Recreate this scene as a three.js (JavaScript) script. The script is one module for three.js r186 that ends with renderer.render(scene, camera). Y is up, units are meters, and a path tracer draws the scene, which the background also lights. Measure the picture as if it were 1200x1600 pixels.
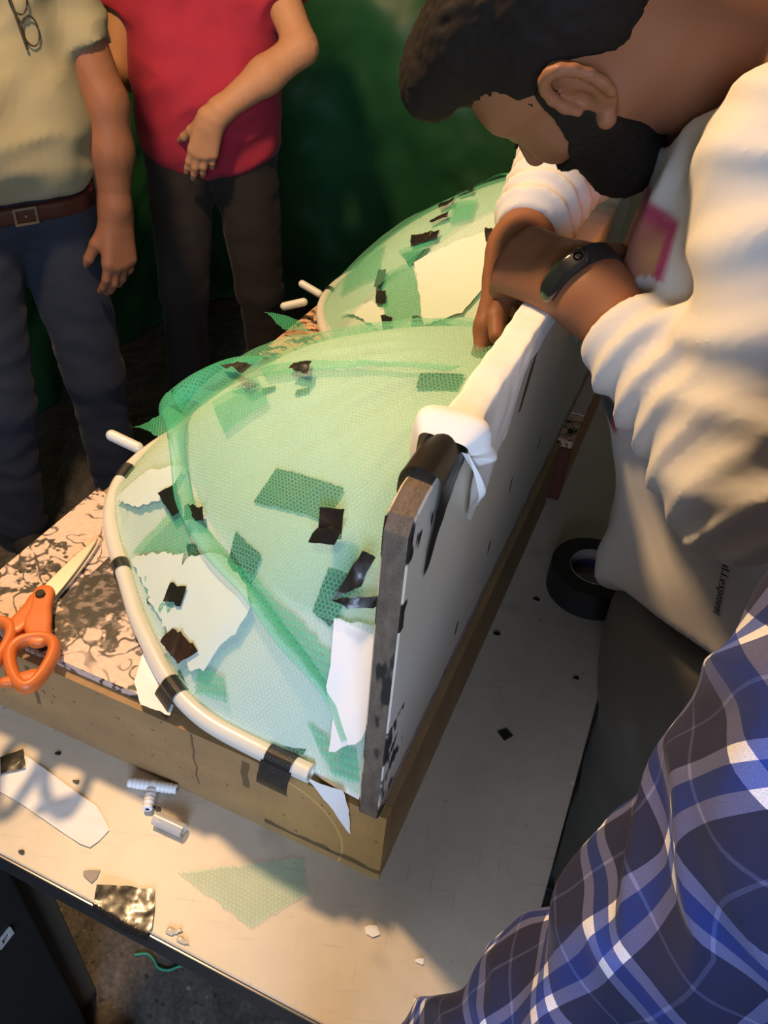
import * as THREE from 'three';
import { RoundedBoxGeometry } from 'three/addons/geometries/RoundedBoxGeometry.js';
import { mergeGeometries, mergeVertices, toCreasedNormals } from 'three/addons/utils/BufferGeometryUtils.js';
import { ImprovedNoise } from 'three/addons/math/ImprovedNoise.js';
import { RectAreaLightUniformsLib } from 'three/addons/lights/RectAreaLightUniformsLib.js';
RectAreaLightUniformsLib.init();

// ---------- camera, lights, exposure (table top is y = 0, floor y = -0.8) ----------
const scene = new THREE.Scene();
scene.background = new THREE.Color(0x050505);
const renderer = new THREE.WebGLRenderer({ antialias: true });
renderer.toneMapping = THREE.LinearToneMapping;
renderer.toneMappingExposure = 1.0;
renderer.shadowMap.enabled = true;
const camera = new THREE.PerspectiveCamera(66.08, 0.75, 0.05, 30);
camera.position.set(0.111, 0.85, 0.383);
camera.quaternion.setFromRotationMatrix(new THREE.Matrix4().makeBasis(
  new THREE.Vector3(0.916, 0.065, -0.397), new THREE.Vector3(-0.301, 0.764, -0.57), new THREE.Vector3(0.266, 0.641, 0.72)));
camera.quaternion.normalize();
scene.add(camera);
const LAMP = new THREE.Vector3(-0.85, 1.6, -0.38);
const lampLight = new THREE.PointLight(new THREE.Color(1.0, 0.64, 0.32), 9.5, 0, 2);
lampLight.position.copy(LAMP); lampLight.castShadow = true; lampLight.shadow.radius = 3.2; lampLight.name = 'lamp_light';
lampLight.shadow.mapSize.set(2048, 2048); lampLight.shadow.camera.near = 0.12;
scene.add(lampLight);
const fillLight = new THREE.RectAreaLight(new THREE.Color(0.58, 0.73, 1.0), 15, 1.5, 1.1);  // added cool fill from behind the camera, no known source
fillLight.position.set(0.85, 0.95, 2.36); fillLight.lookAt(0.1, 0.2, -0.3); fillLight.name = 'cool_fill_light';
scene.add(fillLight);

// ---------- helpers ----------
const V = (x, y, z) => new THREE.Vector3(x, y, z);
const lin = (r, g, b) => new THREE.Color().setRGB(r, g, b);
let seed = 7;
const rnd = () => { seed = (seed * 1664525 + 1013904223) >>> 0; return seed / 4294967296; };
const noise = new ImprovedNoise();
const nz = (x, y, z) => noise.noise(x + 31.7, y + 17.3, z + 5.9);
const fbm = (x, y, z) => nz(x, y, z) + 0.5 * nz(x * 2.03, y * 2.03, z * 2.03) + 0.25 * nz(x * 4.1, y * 4.1, z * 4.1);
const soft = (n) => Math.sqrt(n * n + 0.004);   // rounded crease
const clamp = (v, a = 0, b = 1) => Math.min(b, Math.max(a, v));
const sstep = (a, b, v) => { const t = clamp((v - a) / (b - a)); return t * t * (3 - 2 * t); };
const lerp = (a, b, t) => a + (b - a) * t;
const mat = (color, roughness = 0.8, extra = {}) => new THREE.MeshPhysicalMaterial({ color, roughness, side: THREE.DoubleSide, ...extra });
const taken = {};
function numbered(n) { taken[n] = (taken[n] ?? -1) + 1; return taken[n] ? n + '_' + String(taken[n]).padStart(3, '0') : n; }
const baseOf = new Map();
function thing(name, label, category, base = [0, 0, 0], group) {
  const o = new THREE.Group(); o.name = numbered(name); o.position.set(...base);
  o.userData = { label, category }; if (group) o.userData.group = group;
  baseOf.set(o, base); scene.add(o); return o;
}
function part(parent, name, geo, material, label) {   // geo is given in room coordinates
  const b = baseOf.get(parent); geo.translate(-b[0], -b[1], -b[2]);
  const m = new THREE.Mesh(geo, material); m.name = name; m.castShadow = m.receiveShadow = true;
  if (label) m.userData.label = label;
  baseOf.set(m, b); parent.add(m); return m;
}
function single(name, label, category, geo, material, base, group) {   // a thing that is one mesh
  geo.translate(-base[0], -base[1], -base[2]);
  const m = new THREE.Mesh(geo, material); m.name = numbered(name); m.position.set(...base); m.castShadow = m.receiveShadow = true;
  m.userData = { label, category }; if (group) m.userData.group = group;
  baseOf.set(m, base); scene.add(m); return m;
}
function struct(name, geo, material, label, category) {
  const m = new THREE.Mesh(geo, material); m.name = name; m.castShadow = m.receiveShadow = true;
  m.userData = { label, category, kind: 'structure' }; baseOf.set(m, [0, 0, 0]); scene.add(m); return m;
}
function bx(x0, x1, y0, y1, z0, z1, r = 0) {
  const w = Math.abs(x1 - x0), h = Math.abs(y1 - y0), d = Math.abs(z1 - z0);
  const g = r ? new RoundedBoxGeometry(w, h, d, 2, r) : new THREE.BoxGeometry(w, h, d);
  g.translate((x0 + x1) / 2, (y0 + y1) / 2, (z0 + z1) / 2); return g;
}
function boxUV(g0, s = 1) {   // uv in metres, by the main direction of each face
  const g = g0.index ? g0.toNonIndexed() : g0; g.computeVertexNormals();
  const p = g.attributes.position, n = g.attributes.normal, uv = new Float32Array(p.count * 2);
  for (let i = 0; i < p.count; i++) {
    const ax = Math.abs(n.getX(i)), ay = Math.abs(n.getY(i)), az = Math.abs(n.getZ(i));
    const [u, v] = ay >= ax && ay >= az ? [p.getX(i), p.getZ(i)] : ax >= az ? [p.getZ(i), p.getY(i)] : [p.getX(i), p.getY(i)];
    uv[2 * i] = u / s; uv[2 * i + 1] = v / s;
  }
  g.setAttribute('uv', new THREE.BufferAttribute(uv, 2)); return g;
}
function tex(w, h, fn, srgb = true, wrap = true) {   // fn(u, v) -> [r, g, b] or [r, g, b, a], 0..255
  const d = new Uint8Array(w * h * 4);
  for (let j = 0; j < h; j++) for (let i = 0; i < w; i++) {
    const c = fn(i / w, j / h), k = 4 * (j * w + i);
    d[k] = clamp(c[0], 0, 255); d[k + 1] = clamp(c[1], 0, 255); d[k + 2] = clamp(c[2], 0, 255); d[k + 3] = c.length > 3 ? clamp(c[3], 0, 255) : 255;
  }
  const t = new THREE.DataTexture(d, w, h); t.magFilter = THREE.LinearFilter; t.minFilter = THREE.LinearMipmapLinearFilter; t.generateMipmaps = true;
  if (wrap) t.wrapS = t.wrapT = THREE.RepeatWrapping;
  if (srgb) t.colorSpace = THREE.SRGBColorSpace; t.needsUpdate = true; return t;
}
// a signed distance field meshed with surface nets
function sdfMesh(f, lo, hi, cell, colorFn) {
  const nx = Math.ceil((hi[0] - lo[0]) / cell) + 1, ny = Math.ceil((hi[1] - lo[1]) / cell) + 1, nzz = Math.ceil((hi[2] - lo[2]) / cell) + 1;
  const F = new Float32Array(nx * ny * nzz);
  const B = 4;   // look coarsely first, finely only near the surface
  const cx = Math.ceil(nx / B), cy = Math.ceil(ny / B), cz = Math.ceil(nzz / B), reach = cell * B * 1.25 + 0.012;
  for (let K = 0; K < cz; K++) for (let J = 0; J < cy; J++) for (let I = 0; I < cx; I++) {
    const mx = lo[0] + (I * B + B / 2 - 0.5) * cell, my = lo[1] + (J * B + B / 2 - 0.5) * cell, mz = lo[2] + (K * B + B / 2 - 0.5) * cell;
    const c = f(mx, my, mz), far = Math.abs(c) > reach * 1.6;
    for (let k = K * B; k < Math.min(nzz, K * B + B); k++) for (let j = J * B; j < Math.min(ny, J * B + B); j++) for (let i = I * B; i < Math.min(nx, I * B + B); i++)
      F[(k * ny + j) * nx + i] = far ? c : f(lo[0] + i * cell, lo[1] + j * cell, lo[2] + k * cell);
  }
  const id = new Int32Array(nx * ny * nzz).fill(-1), pos = [], idx = [];
  const corner = []; for (let c = 0; c < 8; c++) corner.push([c & 1, (c >> 1) & 1, c >> 2]);
  const edges = []; for (let a = 0; a < 8; a++) for (let b = a + 1; b < 8; b++) { const x = a ^ b; if (x === 1 || x === 2 || x === 4) edges.push([a, b]); }
  const g = new Float64Array(8);
  for (let k = 0; k < nzz - 1; k++) for (let j = 0; j < ny - 1; j++) for (let i = 0; i < nx - 1; i++) {
    let m = 0;
    for (let c = 0; c < 8; c++) { const o = corner[c]; g[c] = F[((k + o[2]) * ny + j + o[1]) * nx + i + o[0]]; if (g[c] < 0) m |= 1 << c; }
    if (m === 0 || m === 255) continue;
    let sx = 0, sy = 0, sz = 0, n = 0;
    for (const [a, b] of edges) if ((g[a] < 0) !== (g[b] < 0)) {
      const t = g[a] / (g[a] - g[b]), A = corner[a], Bc = corner[b];
      sx += A[0] + t * (Bc[0] - A[0]); sy += A[1] + t * (Bc[1] - A[1]); sz += A[2] + t * (Bc[2] - A[2]); n++;
    }
    id[(k * ny + j) * nx + i] = pos.length / 3;
    pos.push(lo[0] + (i + sx / n) * cell, lo[1] + (j + sy / n) * cell, lo[2] + (k + sz / n) * cell);
  }
  const q = (a, b, c, d, flip) => { if (a < 0 || b < 0 || c < 0 || d < 0) return; flip ? idx.push(a, c, b, a, d, c) : idx.push(a, b, c, a, c, d); };
  for (let k = 1; k < nzz - 1; k++) for (let j = 1; j < ny - 1; j++) for (let i = 1; i < nx - 1; i++) {
    const o = (k * ny + j) * nx + i, s = F[o] < 0;
    if (s !== F[o + 1] < 0) q(id[o - nx - nx * ny], id[o - nx * ny], id[o], id[o - nx], !s);
    if (s !== F[o + nx] < 0) q(id[o - 1 - nx * ny], id[o - 1], id[o], id[o - nx * ny], !s);
    if (s !== F[o + nx * ny] < 0) q(id[o - 1 - nx], id[o - nx], id[o], id[o - 1], !s);
  }
  const geo = new THREE.BufferGeometry();
  geo.setAttribute('position', new THREE.Float32BufferAttribute(pos, 3)); geo.setIndex(idx); geo.computeVertexNormals();
  if (colorFn) {
    const col = new Float32Array(pos.length);
    for (let i = 0; i < pos.length; i += 3) { const c = colorFn(pos[i], pos[i + 1], pos[i + 2]); col[i] = c[0]; col[i + 1] = c[1]; col[i + 2] = c[2]; }
    geo.setAttribute('color', new THREE.BufferAttribute(col, 3));
  }
  return geo;
}
// tapered capsules joined smoothly: [a, b, ra, rb, blend]
function bone(a, b, ra, rb, k = 0.02) { return [a.x, a.y, a.z, b.x, b.y, b.z, ra, rb, k]; }
function capD(p, x, y, z) {
  const bx_ = p[3] - p[0], by = p[4] - p[1], bz = p[5] - p[2], ax = x - p[0], ay = y - p[1], az = z - p[2];
  const h = clamp((ax * bx_ + ay * by + az * bz) / (bx_ * bx_ + by * by + bz * bz + 1e-9));
  return Math.hypot(ax - h * bx_, ay - h * by, az - h * bz) - (p[6] + (p[7] - p[6]) * h);
}
function capT(p, x, y, z) {
  const bx_ = p[3] - p[0], by = p[4] - p[1], bz = p[5] - p[2];
  const L = Math.hypot(bx_, by, bz); return ((x - p[0]) * bx_ + (y - p[1]) * by + (z - p[2]) * bz) / L;
}
const smin = (a, b, k) => { const h = Math.max(k - Math.abs(a - b), 0) / k; return Math.min(a, b) - h * h * k * 0.25; };
const smax = (a, b, k) => -smin(-a, -b, k);
function field(prims) { return (x, y, z) => { let d = 1e3; for (const p of prims) { const e = capD(p, x, y, z); d = e > d + 0.12 ? d : smin(d, e, p[8]); } return d; }; }
const ellD = (x, y, z, rx, ry, rz) => { const k0 = Math.hypot(x / rx, y / ry, z / rz), k1 = Math.hypot(x / (rx * rx), y / (ry * ry), z / (rz * rz)); return k0 < 1e-6 ? -Math.min(rx, ry, rz) : k0 * (k0 - 1) / k1; };
// hand bones: wrist point, finger direction, back-of-hand direction, which hand, bends per finger in degrees
function handBones(w, fwd, back, left, bends, thumb, s = 1) {
  const Y = fwd.clone().normalize(), Z = back.clone().addScaledVector(Y, -back.dot(Y)).normalize(), X = Y.clone().cross(Z).multiplyScalar(left ? 1 : -1);
  const P = (x, y, z) => w.clone().addScaledVector(X, x * s).addScaledVector(Y, y * s).addScaledVector(Z, z * s);
  const out = [], K = 0.012;
  const kn = [[0.027, 0.090], [0.009, 0.096], [-0.010, 0.091], [-0.028, 0.081]], len = [0.074, 0.082, 0.075, 0.059], ra = [0.0098, 0.0102, 0.0096, 0.0084];
  kn.forEach(([x, y], i) => {
    out.push(bone(P(x * 0.62, 0.0, 0), P(x, y, 0.002), 0.0175 * s, 0.0125 * s, 0.02));
    let p = P(x, y, 0.002), a = 0; const fr = [0.46, 0.3, 0.24];
    for (let j = 0; j < 3; j++) {
      a += bends[i][j] * Math.PI / 180;
      const d = Y.clone().multiplyScalar(Math.cos(a)).addScaledVector(Z, -Math.sin(a)).addScaledVector(X, (x * 1.6) * (bends[i][0] < 30 ? 1 : 0.2));
      const n = p.clone().addScaledVector(d.normalize(), len[i] * fr[j] * s);
      out.push(bone(p, n, ra[i] * (1.04 - 0.1 * j) * s, ra[i] * (0.96 - 0.12 * j) * s, j === 0 ? 0.007 : 0.004)); p = n;
    }
  });
  const [out1, fwd1, down1] = thumb;   // direction of the thumb in hand axes
  const t0 = P(0.018, 0.022, -0.008), t1 = P(0.040, 0.052, -0.016), d = X.clone().multiplyScalar(out1).addScaledVector(Y, fwd1).addScaledVector(Z, -down1).normalize();
  const t2 = t1.clone().addScaledVector(d, 0.036 * s), d2 = d.clone().addScaledVector(Z, -0.35).normalize(), t3 = t2.clone().addScaledVector(d2, 0.027 * s);
  out.push(bone(t0, t1, 0.0175 * s, 0.0135 * s, 0.016), bone(t1, t2, 0.0125 * s, 0.0112 * s, 0.006), bone(t2, t3, 0.0112 * s, 0.0085 * s, 0.004));
  return out;
}
function boundsOf(prims, pad = 0.03) {
  const lo = [9, 9, 9], hi = [-9, -9, -9];
  for (const p of prims) for (let a = 0; a < 3; a++) { const r = Math.max(p[6], p[7]) + pad; lo[a] = Math.min(lo[a], p[a] - r, p[a + 3] - r); hi[a] = Math.max(hi[a], p[a] + r, p[a + 3] + r); }
  return [lo, hi];
}
function handMesh(prims, cell = 0.0032, cut) { const [lo, hi] = boundsOf(prims, 0.008), f = field(prims); return sdfMesh(cut ? (x, y, z) => smax(f(x, y, z), cut(x, y, z), 0.004) : f, lo, hi, cell); }
const onlyPos = (g) => { for (const k of Object.keys(g.attributes)) if (k !== 'position' && k !== 'normal') g.deleteAttribute(k); return g; };
function grid(nu, nv, fn, closeU = false, uvFn) {   // a sheet of (nu+1) x (nv+1) points
  const pos = [], uv = [], idx = [];
  for (let j = 0; j <= nv; j++) for (let i = 0; i <= nu; i++) { const p = fn(i / nu, j / nv); pos.push(p.x, p.y, p.z); const q = uvFn ? uvFn(i / nu, j / nv, p) : [i / nu, j / nv]; uv.push(q[0], q[1]); }
  for (let j = 0; j < nv; j++) for (let i = 0; i < nu; i++) { const a = j * (nu + 1) + i, b = a + 1, c = a + nu + 1, d = c + 1; idx.push(a, b, d, a, d, c); }
  const g = new THREE.BufferGeometry(); g.setAttribute('position', new THREE.Float32BufferAttribute(pos, 3)); g.setAttribute('uv', new THREE.Float32BufferAttribute(uv, 2)); g.setIndex(idx);
  g.computeVertexNormals(); return g;
}
function drape(poly, fn, maxEdge = 0.012, ragged = 0) {   // a flat outline [u, v] cut fine and laid on fn(u, v)
  const pts = [];
  for (let i = 0; i < poly.length; i++) {   // ragged outline
    const a = poly[i], b = poly[(i + 1) % poly.length], L = Math.hypot(b[0] - a[0], b[1] - a[1]), n = Math.max(1, Math.round(L / (ragged ? 0.006 : 0.05)));
    for (let j = 0; j < n; j++) pts.push(new THREE.Vector2(lerp(a[0], b[0], j / n) + (j && ragged ? (rnd() - 0.5) * ragged : 0), lerp(a[1], b[1], j / n) + (j && ragged ? (rnd() - 0.5) * ragged : 0)));
  }
  const sg = new THREE.ShapeGeometry(new THREE.Shape(pts)); let T = []; const ip = sg.attributes.position, ii = sg.index.array;
  for (let i = 0; i < ii.length; i += 3) T.push([0, 1, 2].map((k) => [ip.getX(ii[i + k]), ip.getY(ii[i + k])]));
  const out = []; let guard = 0;
  while (T.length && guard++ < 60000) {
    const t = T.pop(); let L = 0, e = 0;
    for (let k = 0; k < 3; k++) { const a = t[k], b = t[(k + 1) % 3], l = Math.hypot(a[0] - b[0], a[1] - b[1]); if (l > L) { L = l; e = k; } }
    if (L < maxEdge) { out.push(t); continue; }
    const a = t[e], b = t[(e + 1) % 3], c = t[(e + 2) % 3], m = [(a[0] + b[0]) / 2, (a[1] + b[1]) / 2];
    T.push([a, m, c], [m, b, c]);
  }
  const pos = [], uv = [];
  for (const t of out) for (const q of t) { const p = fn(q[0], q[1]); pos.push(p.x, p.y, p.z); uv.push(q[0], q[1]); }
  let g = new THREE.BufferGeometry(); g.setAttribute('position', new THREE.Float32BufferAttribute(pos, 3)); g.setAttribute('uv', new THREE.Float32BufferAttribute(uv, 2));
  g = mergeVertices(g, 1e-5); g.computeVertexNormals(); return g;
}

// ---------- measured outlines, in metres on the ground plan [x, z] ----------
const DATA = {
  tapesF: [[[-0.3782,-0.3259],[-0.3582,-0.322],[-0.3105,-0.2918],[-0.3219,-0.2857]],[[-0.2684,-0.3091],[-0.2445,-0.3072],[-0.2394,-0.2881],[-0.2687,-0.2975]],[[-0.3949,-0.2002],[-0.3675,-0.2035],[-0.3386,-0.1693],[-0.3484,-0.1665]],[[-0.3367,-0.1739],[-0.3041,-0.1647],[-0.2939,-0.1496],[-0.3262,-0.1587]],[[-0.1463,-0.1352],[-0.1212,-0.1374],[-0.1142,-0.1173],[-0.1388,-0.1156]],[[-0.1392,-0.1163],[-0.1146,-0.118],[-0.1169,-0.108],[-0.1435,-0.106]],[[-0.0894,-0.11],[-0.0754,-0.1091],[-0.0805,-0.0906],[-0.1039,-0.0768]],[[-0.106,-0.0809],[-0.0636,-0.0933],[-0.0606,-0.0887],[-0.0878,-0.079]],[[-0.3139,-0.1056],[-0.2855,-0.0973],[-0.2864,-0.0836],[-0.3171,-0.0921]],[[-0.2892,-0.0694],[-0.2393,-0.0457],[-0.264,-0.0396],[-0.303,-0.0621]],[[-0.0829,-0.1442],[-0.0783,-0.1454],[-0.0739,-0.133],[-0.0789,-0.1295]]],
  underF: [[[-0.2264,-0.193],[-0.136,-0.1677],[-0.1437,-0.1397],[-0.2376,-0.1626]],[[-0.246,-0.1393],[-0.2004,-0.1145],[-0.2023,-0.0932],[-0.2419,-0.1138]],[[-0.3172,-0.1442],[-0.2992,-0.1391],[-0.2744,-0.1161],[-0.2832,-0.1086]],[[-0.1234,-0.1098],[-0.0901,-0.1087],[-0.1039,-0.0768],[-0.1258,-0.0816]],[[-0.1189,-0.3116],[-0.0728,-0.3202],[-0.0725,-0.2944],[-0.1137,-0.2865]],[[-0.3578,-0.1108],[-0.3351,-0.1064],[-0.328,-0.0999],[-0.3521,-0.1049]],[[-0.3039,-0.2969],[-0.285,-0.2968],[-0.2832,-0.2905],[-0.3005,-0.2866]],[[-0.2519,-0.2846],[-0.2341,-0.2871],[-0.2345,-0.2789],[-0.249,-0.2762]]],
  tapesR: [[[-0.3727,-0.9408],[-0.3138,-0.9234],[-0.3125,-0.9067],[-0.3618,-0.9151]],[[-0.3458,-0.9636],[-0.3152,-0.9704],[-0.3115,-0.9519],[-0.3462,-0.9558]],[[-0.3555,-1.0236],[-0.3274,-1.0304],[-0.3215,-1.0034],[-0.3458,-1.0035]],[[-0.3338,-1.0632],[-0.3033,-1.0628],[-0.296,-1.0327],[-0.3281,-1.046]],[[-0.4143,-0.8995],[-0.3946,-0.8881],[-0.3896,-0.8565],[-0.4079,-0.8673]],[[-0.3991,-0.8563],[-0.3772,-0.848],[-0.3692,-0.8319],[-0.3891,-0.8359]],[[-0.3711,-0.8165],[-0.3461,-0.8095],[-0.3373,-0.7847],[-0.3474,-0.7863]],[[-0.3608,-0.7941],[-0.3156,-0.7665],[-0.3284,-0.7599],[-0.3704,-0.7844]],[[-0.3035,-0.7673],[-0.2512,-0.7542],[-0.2477,-0.7408],[-0.3018,-0.7552]],[[-0.2293,-0.9054],[-0.2157,-0.9036],[-0.2039,-0.8798],[-0.2184,-0.8813]],[[-0.105,-1.0137],[-0.102,-1.0468],[-0.067,-1.061],[-0.064,-1.0209]]],
  underR: [[[-0.3099,-0.8104],[-0.1981,-0.7713],[-0.1903,-0.7476],[-0.2971,-0.7819]],[[-0.3776,-0.919],[-0.3192,-0.9014],[-0.3275,-0.8888],[-0.3495,-0.8815]]],
  paperF: [[[-0.502,-0.2381],[-0.4436,-0.2426],[-0.3671,-0.2202],[-0.3772,-0.1951],[-0.4339,-0.2037]],[[-0.4131,-0.1555],[-0.3102,-0.1302],[-0.3011,-0.1036],[-0.3455,-0.1047],[-0.3855,-0.1333]],[[-0.1011,-0.0782],[-0.0578,-0.0834],[-0.0412,-0.0426],[-0.0431,-0.0237],[-0.0719,-0.0136],[-0.0768,-0.0305],[-0.0908,-0.0434],[-0.0943,-0.0602]],[[-0.349,-0.1037],[-0.2959,-0.1251],[-0.2528,-0.1183],[-0.2042,-0.0899],[-0.1903,-0.0744],[-0.1992,-0.0566],[-0.2136,-0.0501],[-0.2264,-0.0336],[-0.2423,-0.0343],[-0.2977,-0.0692]]],
  netF: [[[-0.27,-0.1261],[-0.2343,-0.1106],[-0.1568,-0.0776],[-0.0915,-0.0601],[-0.0595,-0.0515],[-0.0646,-0.0424],[-0.0862,-0.0401],[-0.1467,-0.0584],[-0.1949,-0.0798]],[[-0.3328,-0.3413],[-0.2214,-0.3149],[-0.132,-0.3168],[-0.0775,-0.3237],[-0.0872,-0.312],[-0.2151,-0.3021],[-0.3021,-0.3044]],[[-0.1013,-0.0236],[-0.046,-0.0204],[-0.0339,-0.0048],[-0.0609,-0.0036]],[[-0.3521,-0.1812],[-0.3074,-0.1436],[-0.3076,-0.1289],[-0.4168,-0.1605]],[[-0.3879,-0.1353],[-0.3455,-0.1047],[-0.3003,-0.0738],[-0.2851,-0.0846],[-0.2999,-0.1014]],[[-0.2364,-0.0363],[-0.1994,-0.0308],[-0.1877,-0.017],[-0.2301,-0.0197]],[[-0.3753,-0.2966],[-0.3228,-0.3169],[-0.2767,-0.2671],[-0.3218,-0.241]]],
  netR: [[[-0.5421,-1.0486],[-0.4504,-1.0101],[-0.4094,-0.8887],[-0.4967,-0.9124]],[[-0.3901,-0.9259],[-0.3154,-0.9136],[-0.3305,-0.8957],[-0.3437,-0.8737]],[[-0.325,-1.0133],[-0.2707,-0.9871],[-0.2623,-0.9335],[-0.3014,-0.9345]],[[-0.4094,-0.8887],[-0.3467,-0.8806],[-0.2865,-0.8016],[-0.356,-0.8032]]],
  paperR: [[[-0.3396,-0.8775],[-0.223,-0.903],[-0.1682,-0.8456],[-0.2155,-0.7889],[-0.2785,-0.7849]],[[-0.3953,-0.7855],[-0.2901,-0.7634],[-0.281,-0.7453],[-0.3645,-0.7613]],[[-0.4006,-0.8443],[-0.3638,-0.8185],[-0.3586,-0.7965],[-0.4716,-0.8614]]],
  fold: [[-0.3204,-0.3433],[-0.3948,-0.3791],[-0.4239,-0.3698],[-0.4443,-0.3531],[-0.4587,-0.3439],[-0.4022,-0.2584],[-0.37,-0.2156],[-0.3387,-0.1785],[-0.2962,-0.1432],[-0.2433,-0.1091],[-0.1909,-0.0794],[-0.1471,-0.0592],[-0.1131,-0.0485],[-0.0862,-0.0401],[-0.0571,-0.022]],
  sleeve: [[0.2793,0.6078,0.0696],[0.2547,0.567,0.1075],[0.2346,0.4743,0.1287],[0.2076,0.3845,0.1483],[0.1707,0.2925,0.169],[0.1243,0.2068,0.1956],[0.0951,0.1492,0.2183]],
  sleeveR: [0.082,0.074,0.064,0.058,0.05,0.042,0.036],
  TF: [[0,0.37],[13,0.374],[20.5,0.395],[27.7,0.415],[34.8,0.43],[43,0.436],[54,0.454],[63.6,0.478],[71.7,0.513],[77.7,0.539],[84,0.544],[90,0.542],[100,0.53],[115,0.47],[135,0.41],[160,0.345],[180,0.325]],
  TR: [[0,0.36],[20,0.4],[35,0.44],[51,0.481],[60.7,0.527],[71,0.556],[80,0.569],[90,0.574],[105,0.55],[120,0.48],[140,0.43],[160,0.39],[180,0.37]]
};

// ---------- surfaces ----------
const speck = tex(512, 512, (u, v) => {
  const a = Math.cos(u * 6.2832), b = Math.sin(u * 6.2832), c = Math.cos(v * 6.2832), d = Math.sin(v * 6.2832);
  const n = fbm(a * 3 + c * 2.2, b * 3 + d * 2.1, c * 1.7 - a), f = fbm(u * 90, v * 90, 2), s = nz(u * 60, v * 60, 9);
  let t = 80 + n * 22 + f * 16; if (s > 0.52) t += 55 * (s - 0.52) * 4; if (s < -0.5) t -= 26;
  return [t * 1.05, t * 0.98, t * 0.92];
});
const floorMat = mat(lin(1, 1, 1), 0.85, { map: speck });
const plain = mat(lin(0.10, 0.095, 0.085), 0.9), ceilMat = mat(lin(0.14, 0.135, 0.125), 0.9);

// ---------- the room ----------
struct('floor', boxUV(bx(-2.4, 2.4, -0.9, -0.8, -3.1, 2.6), 0.8), floorMat, 'dark speckled concrete floor', 'floor');
struct('ceiling', bx(-2.4, 2.4, 2.0, 2.1, -3.1, 2.6), ceilMat, 'pale ceiling above the workbench', 'ceiling');
struct('wall_left', bx(-2.4, -2.3, -0.8, 2.0, -3.1, 2.6), plain, 'plain wall behind the green tarpaulin', 'wall');
struct('wall_right', bx(2.3, 2.4, -0.8, 2.0, -3.1, 2.6), plain, 'plain wall on the right side of the room', 'wall');
struct('wall_back', bx(-2.3, 2.3, -0.8, 2.0, -3.1, -3.0), plain, 'plain wall behind the hanging tarpaulin', 'wall');
{ // wall behind the photographer, with an added, unseen glowing pane for the cool fill
  const g = mergeGeometries([bx(-2.3, 0.1, -0.8, 2.0, 2.5, 2.6), bx(1.6, 2.3, -0.8, 2.0, 2.5, 2.6), bx(0.1, 1.6, -0.8, 0.4, 2.5, 2.6), bx(0.1, 1.6, 1.5, 2.0, 2.5, 2.6)]);
  struct('wall_front', g, plain, 'plain wall with an opening for the added pane', 'wall');
  const w = struct('window_1', bx(0.1, 1.6, 0.4, 1.5, 2.56, 2.58), mat(lin(0.8, 0.85, 0.9), 0.4, { emissive: lin(0.62, 0.78, 1), emissiveIntensity: 1.2 }), 'added glowing pane in the wall for cool fill', 'window');
  part(w, 'added_window_frame', mergeGeometries([bx(0.1, 0.13, 0.4, 1.5, 2.5, 2.56), bx(1.57, 1.6, 0.4, 1.5, 2.5, 2.56), bx(0.13, 1.57, 0.4, 0.43, 2.5, 2.56), bx(0.13, 1.57, 1.47, 1.5, 2.5, 2.56), bx(0.83, 0.87, 0.43, 1.47, 2.5, 2.56)]), mat(lin(0.6, 0.6, 0.58), 0.5));
}
{ // pendant lamp over the bench
  const p = thing('pendant_lamp', 'warm round pendant bulb hanging above the workbench', 'lamp', [LAMP.x, 1.6, LAMP.z]);
  const bulb = new THREE.SphereGeometry(0.062, 32, 20); bulb.translate(LAMP.x, 1.6, LAMP.z);
  part(p, 'bulb', bulb, mat(lin(1, 0.9, 0.75), 0.3, { emissive: lin(1, 0.68, 0.36), emissiveIntensity: 6 }));
  const so = new THREE.CylinderGeometry(0.022, 0.028, 0.07, 20); so.translate(LAMP.x, 1.69, LAMP.z); part(p, 'socket', so, mat(lin(0.03, 0.03, 0.03), 0.5));
  const co = new THREE.CylinderGeometry(0.004, 0.004, 0.28, 8); co.translate(LAMP.x, 1.86, LAMP.z); part(p, 'cord', co, mat(lin(0.02, 0.02, 0.02), 0.6));
}
{ // green tarpaulin hung along the left and the back of the room
  const path = new THREE.CatmullRomCurve3([V(-1.98, 0, 1.2), V(-1.92, 0, 0.2), V(-1.88, 0, -0.6), V(-1.86, 0, -1.4), V(-1.9, 0, -2.0), V(-1.82, 0, -2.45), V(-1.4, 0, -2.62), V(-0.7, 0, -2.6), V(0.1, 0, -2.64), V(1.0, 0, -2.6), V(2.0, 0, -2.62)]);
  const g = grid(340, 110, (u, v) => {
    const p = path.getPointAt(u), t = path.getTangentAt(u), y = -0.79 + v * 2.5, s = u * 6.6;
    const ridge = (n) => 1 - soft(n) * 2;
    let o = 0.05 * fbm(s * 1.1, y * 0.6, 1) + 0.05 * ridge(nz(s * 1.3 + y * 1.5, y * 0.9 - s * 0.3, 4)) + 0.03 * ridge(nz(s * 3.2 - y * 1.8, y * 2.4, 7)) + 0.012 * ridge(nz(s * 8, y * 7, 3));
    return V(p.x - t.z * o * -1, y, p.z + t.x * o * -1);
  }, false, (u, v) => [u * 6.6, v * 2.5]);
  single('green_tarpaulin', 'creased dark green plastic tarpaulin hanging behind the standing people', 'tarpaulin', g, mat(lin(0.022, 0.105, 0.04), 0.42, { specularIntensity: 0.6 }), [-0.9, -0.8, -2.5]);
}

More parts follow.
